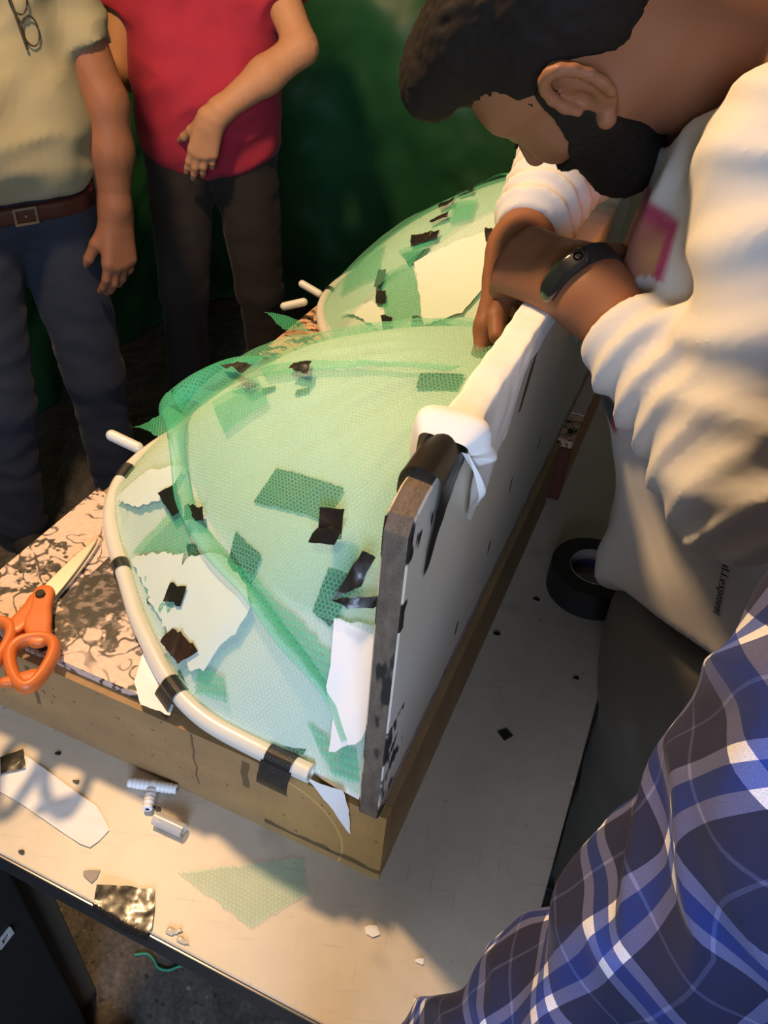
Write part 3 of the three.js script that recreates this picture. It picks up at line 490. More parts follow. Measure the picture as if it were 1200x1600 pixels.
function skull(x, y, z) {
  const ax = Math.abs(x);
  let d = ellD(x, y - 0.034, z + 0.012, 0.076, 0.083, 0.098);
  d = smin(d, capD(cp(0, 0.02, 0.035, 0, -0.088, 0.062, 0.06, 0.026), x, y, z), 0.035);
  d = smin(d, capD(cp(0.056, -0.03, 0.0, 0.012, -0.095, 0.062, 0.022, 0.02), ax, y, z), 0.025);
  d = smin(d, capD(cp(0.036, -0.02, 0.062, 0.05, -0.018, 0.04, 0.022, 0.022), ax, y, z), 0.02);
  d = smin(d, capD(cp(0, 0.036, 0.083, 0.044, 0.034, 0.066, 0.012, 0.011), ax, y, z), 0.014);
  return d;
}
function face(x, y, z) {
  const ax = Math.abs(x); let d = skull(x, y, z);
  d = smax(d, -(Math.hypot(ax - 0.033, y - 0.012, z - 0.104) - 0.019), 0.012);
  d = smin(d, Math.hypot(ax - 0.032, y - 0.011, z - 0.074) - 0.0135, 0.005);
  d = smin(d, capD(cp(0, 0.022, 0.086, 0, -0.026, 0.113, 0.0085, 0.0115), x, y, z), 0.010);
  d = smin(d, capD(cp(0.011, -0.029, 0.099, 0.014, -0.03, 0.094, 0.008, 0.008), ax, y, z), 0.006);
  d = smin(d, capD(cp(0, -0.052, 0.089, 0.021, -0.055, 0.079, 0.0075, 0.004), ax, y, z), 0.006);
  d = smin(d, capD(cp(0, -0.064, 0.087, 0.018, -0.062, 0.079, 0.0085, 0.004), ax, y, z), 0.005);
  let e = ellD(ax - 0.081 - (z + 0.02) * -0.35, y - 0.002, z + 0.018, 0.0095, 0.033, 0.021);
  e = smax(e, -(Math.hypot(ax - 0.094, y + 0.004, (z + 0.012) * 1.1) - 0.012), 0.006);
  for (let i = 0; i < 10; i++) e = smin(e, capD(cp(...earRim[i], ...earRim[i + 1], 0.0043, 0.0043), ax, y, z), 0.005);
  e = smin(e, Math.hypot(ax - 0.083, y + 0.03, z + 0.008) - 0.0085, 0.006);
  return smin(d, e, 0.007);
}
function headMesh(F, cell, extra) {
  const f = (x, y, z) => { const q = F.loc(x, y, z); let d = Math.max(Math.abs(q[0]) - 0.12, Math.abs(q[1]) - 0.15, Math.abs(q[2]) - 0.15); d = (d > 0.03 ? d : face(q[0], q[1], q[2])) * F.s; if (extra) d = smin(d, extra(x, y, z), 0.03); return d; };
  const R = 0.155 * F.s; return sdfMesh(f, [F.o.x - R, F.o.y - R, F.o.z - R], [F.o.x + R, F.o.y + R, F.o.z + R], cell);
}
function hairMesh(F, cell, style) {
  const R = 0.165 * F.s; return sdfMesh((x, y, z) => { const q = F.loc(x, y, z); return style(q[0], q[1], q[2]) * F.s; }, [F.o.x - R, F.o.y - R, F.o.z - R], [F.o.x + R, F.o.y + R, F.o.z + R], cell);
}
const hairLine = (z) => z > 0.06 ? lerp(0.036, 0.072, sstep(0.06, 0.085, z)) : z > 0.0 ? lerp(0.006, 0.036, sstep(0.012, 0.06, z)) : lerp(-0.02, 0.030, sstep(-0.06, -0.02, z)) - 0.024 * sstep(-0.006, 0.0, z);
const shortHair = (x, y, z) => { let d = ellD(x, y - 0.036, z + 0.014, 0.083, 0.090, 0.104); d += 0.002 * nz(x * 160, y * 70, z * 160); return smax(d, hairLine(z) - y, 0.008); };
const darkHair = mat(lin(0.013, 0.0095, 0.0075), 0.75, { specularIntensity: 0.25 }), greyHair = mat(lin(0.16, 0.15, 0.14), 0.7);
const skinBump = tex(128, 128, (u, v) => { const t = 128 + 60 * nz(u * 30, v * 30, 2); return [t, t, t]; }, false);
const skin = (r, g, b) => mat(lin(r, g, b), 0.52, { specularIntensity: 0.4 });
const merge = (list) => mergeGeometries(list.map(onlyPos));
const cloth = (c, r = 0.92) => mat(c, r, { sheen: 0.25, sheenRoughness: 0.7, sheenColor: lin(0.5, 0.5, 0.5) });
const planeD = (p, n) => (x, y, z) => (x - p.x) * n.x + (y - p.y) * n.y + (z - p.z) * n.z;   // > 0 on the side n points to

// two standing people
function standing(o) {
  const Fw = o.facing.clone().setY(0).normalize(), Lf = V(0, 1, 0).cross(Fw), B = o.at;
  const L = (a, h, b) => V(B[0], -0.8, B[1]).addScaledVector(Lf, a).addScaledVector(Fw, b).add(V(0, h, 0));
  const g = thing('person', o.label, 'person', [B[0], -0.8, B[1]]);
  const k = o.height / 1.75, H = (v) => v * k;
  const hip = 0.095, sh = o.shoulder ?? 0.19;
  const torso = [bone(L(-0.07, H(0.98), 0), L(-0.09, H(1.36), -0.01), 0.105, 0.1, 0.06), bone(L(0.07, H(0.98), 0), L(0.09, H(1.36), -0.01), 0.105, 0.1, 0.06), bone(L(-sh + 0.02, H(1.43), -0.02), L(sh - 0.02, H(1.43), -0.02), 0.055, 0.055, 0.07)];
  const legs = [];
  for (const s of [-1, 1]) { const st = o.stance?.[s > 0 ? 1 : 0] ?? [0, 0]; legs.push(bone(L(s * hip, H(0.92), 0), L(s * (hip + 0.01) + st[0] * 0.5, H(0.48), 0.02 + st[1] * 0.5), 0.088, 0.058, 0.04), bone(L(s * (hip + 0.01) + st[0] * 0.5, H(0.48), 0.02 + st[1] * 0.5), L(s * (hip + 0.015) + st[0], H(0.09), -0.01 + st[1]), 0.056, 0.04, 0.02)); }
  const arms = o.arms.map((a) => [bone(a.s, a.e, 0.05 * (a.r ?? 1), 0.041 * (a.r ?? 1), 0.03), bone(a.e, a.w.clone().lerp(a.e, 0.6), 0.041 * (a.r ?? 1), 0.044 * (a.r ?? 1), 0.02), bone(a.w.clone().lerp(a.e, 0.6), a.w.clone().lerp(a.e, 0.12), 0.044 * (a.r ?? 1), 0.030 * (a.r ?? 1), 0.02)]);
  const hands = o.arms.map((a) => [bone(a.w.clone().lerp(a.e, 0.4), a.w.clone().lerp(a.e, 0.1), 0.037 * (a.r ?? 1), 0.0295 * (a.r ?? 1), 0.02), bone(a.w.clone().lerp(a.e, 0.1), a.w.clone().addScaledVector(a.fwd.clone().normalize(), 0.02), 0.0295 * (a.r ?? 1), 0.021 * (a.size ?? 1), 0.025), ...handBones(a.w, a.fwd, a.back, a.left, a.bends, a.thumb, a.size ?? 1)]);
  const neck = bone(L(0, H(1.42), -0.02), L(0, H(1.58), 0.01), 0.062, 0.056, 0.04);
  const core = [...torso.map((p) => { const q = p.slice(); q[6] -= 0.012; q[7] -= 0.012; return q; }), neck, ...legs.map((p) => { const q = p.slice(); q[6] -= 0.01; q[7] -= 0.006; return q; }), ...arms.flat()];
  const [lo, hi] = boundsOf(core, 0.02);
  const HF = frame(L(0, H(1.635), 0.02), V(0, 1, 0).addScaledVector(Fw, 0.12), Fw.clone().add(V(0, -0.12, 0)), k);
  part(g, 'body', merge([sdfMesh(field(core), lo, hi, 0.011), headMesh(HF, 0.0048), ...hands.map((h) => handMesh(h, 0.0036))]), o.skin);
  part(g, 'hair', hairMesh(HF, 0.006, shortHair), o.hair);
  // shirt
  const belly = o.belly ?? 0, sp = [...torso.map((p) => { const q = p.slice(); q[6] += 0.02 + (p[8] < 0.065 ? o.loose : 0); q[7] += 0.018; return q; }), bone(L(-0.05, H(1.10), 0.04), L(0.05, H(1.10), 0.04), 0.11 + belly, 0.11 + belly, 0.08)];
  const sl = o.arms.map((a) => bone(a.s, a.e.clone().lerp(a.s, 1 - a.sleeve), 0.07, 0.066, 0.045));
  const cuts = o.arms.map((a) => planeD(a.e.clone().lerp(a.s, 1 - a.sleeve), a.e.clone().sub(a.s).normalize()));
  const ft = field(sp), hemY = -0.8 + H(o.hem), collar = L(0, H(1.5), -0.01);
  const shirt = (x, y, z) => {
    let d = ft(x, y, z); sl.forEach((b, i) => { d = smin(d, smax(capD(b, x, y, z), cuts[i](x, y, z), 0.006), b[8]); });
    const q = [(x - B[0]) * Lf.x + (z - B[1]) * Lf.z, y, (x - B[0]) * Fw.x + (z - B[1]) * Fw.z];
    d += -o.fold * (1 - soft(nz(q[0] * 5 + q[1] * 7, q[1] * 10 - q[0] * 6, q[2] * 4 + o.seed)) * 2.4) - o.fold * 0.5 * nz(q[0] * 16, q[1] * 12, q[2] * 12 + o.seed);
    d = smax(d, hemY + 0.012 * nz(q[0] * 9, 1, q[2] * 9) + (o.hemSlope ?? 0) * q[0] - y, 0.012);
    return smax(d, -(Math.hypot(x - collar.x, (y - collar.y) * 0.6, z - collar.z) - 0.075), 0.01);
  };
  const all = [...sp, ...sl], [l2, h2] = boundsOf(all, 0.03);
  part(g, 'shirt', sdfMesh(shirt, l2, h2, 0.009), o.shirtMat, o.shirtLabel);
  // trousers
  const tp = [bone(L(-0.075, H(0.97), 0), L(0.075, H(0.97), 0), 0.118, 0.118, 0.06), ...legs.map((p, i) => { const q = p.slice(); q[6] += 0.016; q[7] += i % 2 ? 0.03 : 0.02; q[8] = 0.03; return q; })];
  const tf = field(tp), waist = -0.8 + H(o.waist ?? 1.03);
  const trousers = (x, y, z) => smax(tf(x, y, z) - 0.005 * (1 - soft(nz(x * 9 + y * 5, y * 13, z * 9 + o.seed)) * 2), y - waist, 0.01);
  const [l3, h3] = boundsOf(tp, 0.03);
  const tr = part(g, 'trousers', sdfMesh(trousers, l3, h3, 0.01), o.trouserMat, o.trouserLabel);
  if (o.belt) {
    const bf = field([bone(L(-0.075, H(0.97), 0), L(0.075, H(0.97), 0), 0.126, 0.126, 0.06)]), y1 = waist - 0.002, y0 = waist - 0.042;
    const be = part(g, 'belt', sdfMesh((x, y, z) => smax(smax(bf(x, (y + waist) / 2, z), y - y1, 0.004), y0 - y, 0.004), [l3[0], y0 - 0.02, l3[2]], [h3[0], y1 + 0.02, h3[2]], 0.006), mat(lin(0.06, 0.018, 0.012), 0.4), 'reddish brown leather belt');
    const c = L(0.0, 0, 0.128); const bu = mergeGeometries([bx(-0.026, 0.026, 0.014, 0.019, 0, 0.005), bx(-0.026, 0.026, -0.019, -0.014, 0, 0.005), bx(-0.026, -0.021, -0.014, 0.014, 0, 0.005), bx(0.021, 0.026, -0.014, 0.014, 0, 0.005), bx(-0.003, 0.003, -0.003, 0.003, 0, 0.006)]);
    bu.rotateY(Math.atan2(Fw.x, Fw.z)); bu.translate(c.x, (y0 + y1) / 2, c.z); part(be, 'buckle', bu, mat(lin(0.55, 0.48, 0.36), 0.3, { metalness: 0.9 }), 'brass belt buckle');
  }
  for (const s of [-1, 1]) {
    const st = o.stance?.[s > 0 ? 1 : 0] ?? [0, 0], a = L(s * (hip + 0.015) + st[0], 0.045, -0.04 + st[1]), b = L(s * (hip + 0.03) + st[0], 0.036, 0.16 + st[1]), pr = [bone(a, b, 0.045, 0.038, 0.02), bone(a, a.clone().add(V(0, 0.05, 0)), 0.042, 0.042, 0.02)], sf = field(pr), [q0, q1] = boundsOf(pr, 0.02);
    part(g, 'shoe', sdfMesh((x, y, z) => smax(sf(x, y, z), -0.797 - y, 0.005), q0, q1, 0.007), mat(lin(0.03, 0.028, 0.028), 0.6));
  }
  return { g, L, Fw, Lf, H, shirt };
}
const relaxed = [[14, 24, 16], [18, 28, 18], [22, 30, 20], [26, 32, 20]];
{ // the man in the olive shirt
  const f = V(0.88, 0, 0.475), lf = V(0.475, 0, -0.88), at = [-1.395, -0.995];
  const P = (a, h, b) => V(at[0] + lf.x * a + f.x * b, h - 0.8, at[1] + lf.z * a + f.z * b);
  const r = standing({ at, facing: f, label: 'person in olive shirt, brown belt and blue jeans standing at far left', height: 1.78, shoulder: 0.205, belly: 0.028, loose: 0.004, fold: 0.010, seed: 3, hem: 0.995, waist: 0.985,
    arms: [{ s: P(0.2, 1.44, -0.02), e: V(-1.205, 0.38, -1.16), w: V(-1.195, 0.135, -1.125), r: 1.2, fwd: V(0.1, -1, 0.25), back: V(0.75, 0.1, 0.3), left: true, bends: relaxed, thumb: [0.35, 1, 0.5], sleeve: 0.62, size: 1.16 },
      { s: P(-0.2, 1.44, -0.02), e: P(-0.27, 1.14, -0.02), w: P(-0.28, 0.9, 0.05), fwd: V(0.1, -1, 0.15), back: V(-0.6, 0, 0.4), left: false, bends: relaxed, thumb: [0.35, 1, 0.5], sleeve: 0.62 }],
    stance: [[-0.06, 0.02], [0.03, -0.02]], skin: skin(0.23, 0.098, 0.052), hair: greyHair, shirtMat: cloth(lin(0.26, 0.235, 0.145)), shirtLabel: 'olive khaki shirt with short sleeves', trouserMat: cloth(lin(0.016, 0.022, 0.038)), trouserLabel: 'dark blue jeans', belt: true });
  // eyeglasses hung on the shirt front, found by walking in to the cloth
  const hang = (a, h) => { let b = 0.35; for (; b > 0; b -= 0.002) { const q = r.L(a, h, b); if (r.shirt(q.x, q.y, q.z) < 0.004) break; } return r.L(a, h, b); };
  const gl = thing('eyeglasses', 'folded eyeglasses hanging on the olive shirt front', 'eyeglasses', r.L(0.08, 1.36, 0.16).toArray());
  const wire = mat(lin(0.06, 0.05, 0.04), 0.35, { metalness: 0.6 });
  const loop = (a, h) => { const pts = []; for (let i = 0; i < 20; i++) { const t = i / 20 * 6.2832; pts.push(hang(a + 0.016 * Math.cos(t), h + 0.026 * Math.sin(t)).addScaledVector(r.Fw, 0.004)); } return new THREE.TubeGeometry(new THREE.CatmullRomCurve3(pts, true), 40, 0.0016, 6, true); };
  part(gl, 'lens_rim', loop(0.092, 1.33), wire); part(gl, 'lens_rim', loop(0.078, 1.385), wire);
  part(gl, 'temple_arm', new THREE.TubeGeometry(new THREE.CatmullRomCurve3([hang(0.05, 1.47), hang(0.057, 1.42), hang(0.066, 1.37), hang(0.076, 1.30)].map((p) => p.addScaledVector(r.Fw, 0.006))), 30, 0.0026, 8), wire);
}
{ // the person in the red T-shirt
  const f = V(0.5, 0, 0.87), at = [-1.34, -1.76];
  const lf = V(0, 1, 0).cross(f); const P = (a, h, b) => V(at[0] + lf.x * a + f.x * b, h - 0.8, at[1] + lf.z * a + f.z * b);
  standing({ at, facing: f, label: 'person in red T-shirt and dark trousers with hand across the waist', height: 1.74, shoulder: 0.185, loose: 0.012, fold: 0.008, seed: 9, hem: 0.845, hemSlope: 0.04,
    arms: [{ s: P(0.175, 1.42, -0.02), e: V(-1.04, 0.43, -1.78), w: V(-1.215, 0.265, -1.585), r: 1.08, size: 1.08, fwd: V(-0.3, -0.95, 0.1), back: V(0.45, 0.1, 0.9), left: true, bends: [[6, 14, 8], [8, 16, 10], [10, 20, 12], [14, 24, 14]], thumb: [0.5, 0.9, 0.5], sleeve: 0.55 },
      { s: P(-0.175, 1.42, -0.02), e: V(-1.55, 0.335, -1.625), w: V(-1.57, 0.25, -1.86), fwd: V(0.5, -0.5, -0.2), back: V(-0.5, 0.2, -0.8), left: false, bends: relaxed, thumb: [0.4, 1, 0.5], sleeve: 0.5 }],
    stance: [[-0.03, 0], [0.05, -0.06]], skin: skin(0.50, 0.25, 0.13), hair: darkHair, shirtMat: cloth(lin(0.36, 0.018, 0.042)), shirtLabel: 'bright red T-shirt', trouserMat: cloth(lin(0.022, 0.016, 0.013)), trouserLabel: 'dark brown trousers' });
}
{ // the man bending over the board
  const g = thing('person', 'bearded person in pale sweatshirt bending over the upright board', 'person', [0.3, -0.8, -0.42]);
  const HF = frame(V(-0.038, 0.730, -0.424), V(-0.86, 0.386, 0.335), V(-0.483, -0.829, -0.283), 1.02);
  const nb = V(0.105, 0.715, -0.50), sN = V(0.17, 0.695, -0.325), sF = V(0.13, 0.66, -0.69), eN = V(0.202, 0.474, -0.214), wN = V(0.022, 0.548, -0.352), eF = V(-0.068, 0.588, -0.68), wF = V(-0.076, 0.512, -0.468);
    const legs = [bone(V(0.285, 0.06, -0.335), V(0.285, -0.34, -0.31), 0.096, 0.066, 0.04), bone(V(0.29, -0.34, -0.31), V(0.33, -0.72, -0.32), 0.064, 0.045, 0.02), bone(V(0.292, 0.06, -0.505), V(0.30, -0.34, -0.52), 0.096, 0.066, 0.04), bone(V(0.31, -0.34, -0.52), V(0.34, -0.72, -0.53), 0.064, 0.045, 0.02)];
  const neck = bone(HF.pt(0, -0.045, -0.035), nb, 0.058, 0.068, 0.04);
  const armN = [bone(sN, eN, 0.05, 0.042, 0.03), bone(eN, wN.clone().lerp(eN, 0.12), 0.044, 0.030, 0.02)], armF = [bone(sF, eF, 0.05, 0.042, 0.03), bone(eF, wF.clone().lerp(eF, 0.12), 0.044, 0.030, 0.02)];
  const core = [bone(nb, V(0.17, 0.60, -0.5), 0.075, 0.1, 0.05), bone(V(0.18, 0.57, -0.44), V(0.268, 0.13, -0.36), 0.085, 0.095, 0.06), bone(V(0.17, 0.57, -0.58), V(0.275, 0.13, -0.48), 0.085, 0.095, 0.06), bone(sN, sF, 0.05, 0.05, 0.06), ...armN, ...armF, ...legs];
  const [lo, hi] = boundsOf(core, 0.02), nf = field([neck]);
  const hN = handBones(wN, V(-0.78, -0.10, -0.50), V(-0.15, 0.85, 0.5), true, [[40, 50, 30], [42, 55, 30], [44, 56, 32], [46, 58, 34]], [0.9, -0.75, 0.5], 1.04);
  const hF = handBones(wF, V(0.03, -0.75, 0.62), V(-0.95, 0.0, -0.1), false, [[6, 12, 8], [6, 12, 8], [8, 14, 8], [10, 16, 10]], [0.45, 1, 0.0], 0.95);
  const wristJoin = (w, e, fwd) => [bone(w.clone().lerp(e, 0.4), w.clone().lerp(e, 0.08), 0.0362, 0.0295, 0.02), bone(w.clone().lerp(e, 0.08), w.clone().addScaledVector(fwd.normalize(), 0.02), 0.0295, 0.022, 0.025)];
  hN.push(...wristJoin(wN, eN, V(-0.78, -0.10, -0.50))); hF.push(...wristJoin(wF, eF, V(0.03, -0.75, 0.62)));
  const sk = skin(0.235, 0.098, 0.048);
  part(g, 'body', merge([sdfMesh(field(core), lo, hi, 0.011), headMesh(HF, 0.0026, nf), handMesh(hN, 0.0028), handMesh(hF, 0.0028)]), sk);
  // hair: long on top with a quiff, faded at the sides
  part(g, 'hair', hairMesh(HF, 0.0032, (x, y, z) => {
    let d = ellD(x, y - 0.036, z + 0.014, 0.0795, 0.087, 0.102);
    d = smin(d, ellD(x, y - 0.100, z - 0.040, 0.062, 0.036, 0.078), 0.03);
    d = smin(d, ellD(x, y - 0.098, z - 0.088, 0.052, 0.030, 0.034), 0.025);
    d += 0.0022 * nz(x * 210, y * 60, z * 90) + 0.0012 * nz(x * 420, y * 120, z * 160);
    return smax(d, hairLine(z) - 0.004 + 0.006 * nz(x * 60, z * 60, 4) - y, 0.008);
  }), darkHair, 'dark hair swept forward, short at the sides');
  part(g, 'beard', hairMesh(HF, 0.003, (x, y, z) => {
    let d = skull(x, y, z) - 0.0065 - 0.005 * sstep(-0.05, -0.1, y) + 0.0022 * nz(x * 260, y * 260, z * 260);
    const line = z < 0.03 ? lerp(0.032, -0.014, sstep(0.006, 0.032, z)) : lerp(-0.02, -0.036, sstep(0.03, 0.06, z));
    d = smax(d, y - line, 0.006); d = smax(d, -0.012 - z + (y + 0.03) * -0.2, 0.008);
    d = smax(d, -(capD(cp(0, -0.057, 0.1, 0.022, -0.057, 0.09, 0.0085, 0.006), Math.abs(x), y, z)), 0.003);
    return d;
  }), darkHair, 'full dark beard');
  for (const s of [-1, 1]) { const b = new THREE.CapsuleGeometry(0.0034, 0.022, 4, 8); b.rotateZ(Math.PI / 2 - s * 0.12); const m = new THREE.Matrix4().makeBasis(HF.X, HF.Y, HF.Z); b.applyMatrix4(m); const q = HF.pt(s * 0.034, 0.038, 0.0795); b.translate(q.x, q.y, q.z); part(g, 'eyebrow', b, darkHair); const e = new THREE.CapsuleGeometry(0.0016, 0.018, 4, 8); e.rotateZ(Math.PI / 2); e.applyMatrix4(m); const q2 = HF.pt(s * 0.033, 0.006, 0.0868); e.translate(q2.x, q2.y, q2.z); part(g, 'eyelashes', e, darkHair); }
  // sweatshirt
  const cuffN = eN.clone().lerp(wN, 0.77), cuffF = eF.clone().lerp(wF, 0.80), dN = wN.clone().sub(eN).normalize(), dF = wF.clone().sub(eF).normalize();
  const uN = bone(sN, eN, 0.078, 0.060, 0.05), fN = bone(eN, cuffN, 0.057, 0.043, 0.03), uF = bone(sF, eF, 0.078, 0.062, 0.05), fF = bone(eF, cuffF, 0.060, 0.043, 0.03);
  const tor = [bone(V(0.148, 0.49, -0.45), V(0.142, 0.47, -0.57), 0.104, 0.104, 0.07), bone(V(0.15, 0.59, -0.43), V(0.262, 0.23, -0.36), 0.100, 0.126, 0.07), bone(V(0.14, 0.59, -0.60), V(0.272, 0.23, -0.50), 0.100, 0.126, 0.07), bone(V(0.262, 0.23, -0.36), V(0.265, 0.15, -0.36), 0.126, 0.127, 0.07), bone(V(0.272, 0.23, -0.50), V(0.275, 0.15, -0.50), 0.126, 0.127, 0.07), bone(sN.clone().add(V(0, 0, -0.02)), sF.clone().add(V(0, 0, 0.02)), 0.078, 0.078, 0.06), bone(V(0.165, 0.685, -0.48), V(0.13, 0.71, -0.49), 0.09, 0.078, 0.05)];
  const tf = field(tor), cN = planeD(cuffN, dN), cF = planeD(cuffF, dF);
  const rings = (b, amp, wl, x, y, z, s) => { const t = capT(b, x, y, z); return amp * (Math.pow(0.5 + 0.5 * Math.sin(t / wl * 6.2832 + 3.0 * nz(x * 9, y * 9, z * 9 + s)), 1.6) - 0.4); };
  const collarN = nb.clone().sub(V(0.14, 0.60, -0.5)).normalize(), colP = planeD(V(0.115, 0.712, -0.50), collarN);
  const sweat = (x, y, z) => {
    let d = tf(x, y, z);
    d -= 0.010 * (1 - soft(nz(x * 5 + y * 3, y * 5 - z * 8, z * 7 + x * 4 + 2)) * 2.6);
    d = smax(d, -(capD(neck, x, y, z) - 0.012), 0.008); d = smax(d, colP(x, y, z), 0.012);
    const hem = 0.135 + 0.12 * sstep(-0.44, -0.26, z) + 0.008 * nz(x * 12, 1, z * 12); d = smax(d, hem - y, 0.014);
    let a = smin(capD(uN, x, y, z) - rings(uN, 0.009, 0.06, x, y, z, 1), smax(capD(fN, x, y, z) - rings(fN, 0.011, 0.034, x, y, z, 4) * sstep(0.175, 0.145, capT(fN, x, y, z)), cN(x, y, z), 0.01), 0.035);
    const b = smin(capD(uF, x, y, z), smax(capD(fF, x, y, z) - rings(fF, 0.009, 0.026, x, y, z, 7), cF(x, y, z), 0.008), 0.035);
    return smin(smin(d, a, 0.03), b, 0.03);
  };
  const [l2, h2] = boundsOf([...tor, uN, fN, uF, fF], 0.03);
  const sm = part(g, 'sweatshirt', sdfMesh(sweat, l2, h2, 0.0058, (x, y, z) => {   // printed picture on the chest
    const base = [0.62, 0.59, 0.56]; if (Math.min(capD(fF, x, y, z), capD(uF, x, y, z), capD(fN, x, y, z) + 0.007) < 0.015) return base; const u = x / 0.092, v = (y - 0.485) / 0.15, front = x < 0.092 && z < -0.3;
    if (front && v < 1.2 && y > 0.40) {
      const ink = sstep(0.092, 0.086, x) * sstep(0.63, 0.62, y), mix = (a, b, t) => a.map((q, i) => lerp(q, b[i], t)), t = sstep(-0.4, 0.9, v + 0.5 * nz(y * 20, z * 20, 3));
      let c = [0.52 - 0.05 * t, 0.40 - 0.27 * t, 0.09 + 0.03 * t]; c = mix(c, [0.04, 0.045, 0.05], sstep(-0.25, -0.4, v)); c = mix(c, [0.42, 0.05, 0.12], Math.max(sstep(0.078, 0.083, x), sstep(0.80, 0.88, v)));
      return mix(base, c, ink);
    }
    return base;
  }), cloth(lin(1, 1, 1)), 'pale grey sweatshirt with printed chest');
  sm.material.vertexColors = true;
  // lettering near the hem
  const cv = document.createElement('canvas'); cv.width = 512; cv.height = 96; const cx = cv.getContext('2d'); cx.clearRect(0, 0, 512, 96); cx.fillStyle = '#0b0b10'; cx.font = 'italic bold 66px serif'; cx.textAlign = 'center'; cx.textBaseline = 'middle'; cx.fillText('h.d.i.exponent', 256, 46, 490);
  const ct = new THREE.CanvasTexture(cv); ct.colorSpace = THREE.SRGBColorSpace;
  const wordAt = (u, v) => { const q = V(0.222 + (v - 0.5) * 0.013 + u * 0.010, 0.366 - u * 0.058, 0); let z = -0.1; for (; z > -0.5; z -= 0.001) if (sweat(q.x, q.y, z) < 0.0008) break; return V(q.x, q.y, z + 0.0012); };
  part(sm, 'lettering', grid(24, 6, wordAt, false, (u, v) => [u, v]), mat(lin(1, 1, 1), 0.9, { map: ct, transparent: true }), 'small black lettering near the hem');
  // trousers
  const tp = [bone(V(0.272, 0.125, -0.35), V(0.28, 0.125, -0.49), 0.12, 0.12, 0.05), bone(V(0.268, 0.19, -0.36), V(0.276, 0.19, -0.49), 0.112, 0.112, 0.05), ...legs.map((p, i) => { const q = p.slice(); q[6] += 0.018; q[7] += i % 2 ? 0.03 : 0.022; return q; })], tfl = field(tp);
  const pk = [V(0.215, 0.10, -0.25), V(0.235, 0.04, -0.225), V(0.275, -0.02, -0.215)];
  const [l3, h3] = boundsOf(tp, 0.03);
  part(g, 'trousers', sdfMesh((x, y, z) => smax(tfl(x, y, z) - 0.005 * (1 - soft(nz(x * 9 + y * 6, y * 12, z * 9)) * 2) + 0.008 * Math.exp(-Math.pow(Math.min(capD(bone(pk[0], pk[1], 0, 0), x, y, z), capD(bone(pk[1], pk[2], 0, 0), x, y, z)) / 0.009, 2)), y - 0.225, 0.01), l3, h3, 0.009), cloth(lin(0.16, 0.145, 0.115)), 'grey-khaki trousers');
  for (const z of [-0.32, -0.53]) { const a = V(0.36, -0.755, z), b = V(0.16, -0.762, z + 0.01), pr = [bone(a, b, 0.046, 0.038, 0.02), bone(a, a.clone().add(V(-0.02, 0.05, 0)), 0.042, 0.042, 0.02)], sf = field(pr), [q0, q1] = boundsOf(pr, 0.02); part(g, 'shoe', sdfMesh((x, y, z2) => smax(sf(x, y, z2), -0.797 - y, 0.005), q0, q1, 0.007), mat(lin(0.03, 0.028, 0.028), 0.6)); }
  // fitness band on the near wrist
  const w = thing('fitness_band', 'black fitness band on the wrist of the bending person', 'wristband', wN.toArray());
  const ax = dN, up = V(-0.15, 0.85, 0.5).addScaledVector(ax, -V(-0.15, 0.85, 0.5).dot(ax)).normalize(), sd = ax.clone().cross(up), c0 = wN.clone().addScaledVector(ax, 0.004);
  const around = (t, r) => c0.clone().addScaledVector(sd, Math.cos(t) * 0.0355 * r).addScaledVector(up, Math.sin(t) * 0.0345 * r);
  const strap = [grid(48, 1, (u, v) => around(u * 6.2832, 1.03).addScaledVector(ax, (v - 0.5) * 0.019)), grid(48, 1, (u, v) => around(u * 6.2832, 1.12).addScaledVector(ax, (v - 0.5) * 0.0186)), grid(48, 1, (u, v) => around(u * 6.2832, lerp(1.03, 1.12, v)).addScaledVector(ax, 0.0094)), grid(48, 1, (u, v) => around(u * 6.2832, lerp(1.03, 1.12, v)).addScaledVector(ax, -0.0094))];
  part(w, 'strap', mergeGeometries(strap), mat(lin(0.012, 0.012, 0.013), 0.55));
  const podBend = (u, v, r, k) => { const t = Math.PI / 2 + 0.6 + (u - 0.5) * 1.5, e = Math.sqrt(Math.max(0, 1 - Math.pow(Math.abs(u - 0.5) * 2, 6))); return around(t, r).addScaledVector(ax, (v - 0.5) * 0.021 * e); };
  const pod = [grid(24, 8, (u, v) => podBend(u, v, 1.2 + 0.05 * Math.sqrt(Math.max(0, 1 - Math.pow(2 * v - 1, 4))))), grid(24, 1, (u, v) => podBend(u, 0, lerp(1.1, 1.2, v))), grid(24, 1, (u, v) => podBend(u, 1, lerp(1.1, 1.2, v)))];
  part(w, 'display_pod', mergeGeometries(pod), mat(lin(0.015, 0.015, 0.016), 0.16, { clearcoat: 0.6 }), 'glossy black display');
  const bt = new THREE.TorusGeometry(0.0038, 0.0007, 8, 24); const bm = new THREE.Matrix4().makeBasis(ax, sd, up); bt.applyMatrix4(bm); const bq = podBend(0.16, 0.5, 1.26); bt.translate(bq.x, bq.y, bq.z); part(w, 'touch_button', bt, mat(lin(0.4, 0.4, 0.4), 0.3, { metalness: 0.8 }), 'small round button ring');
}
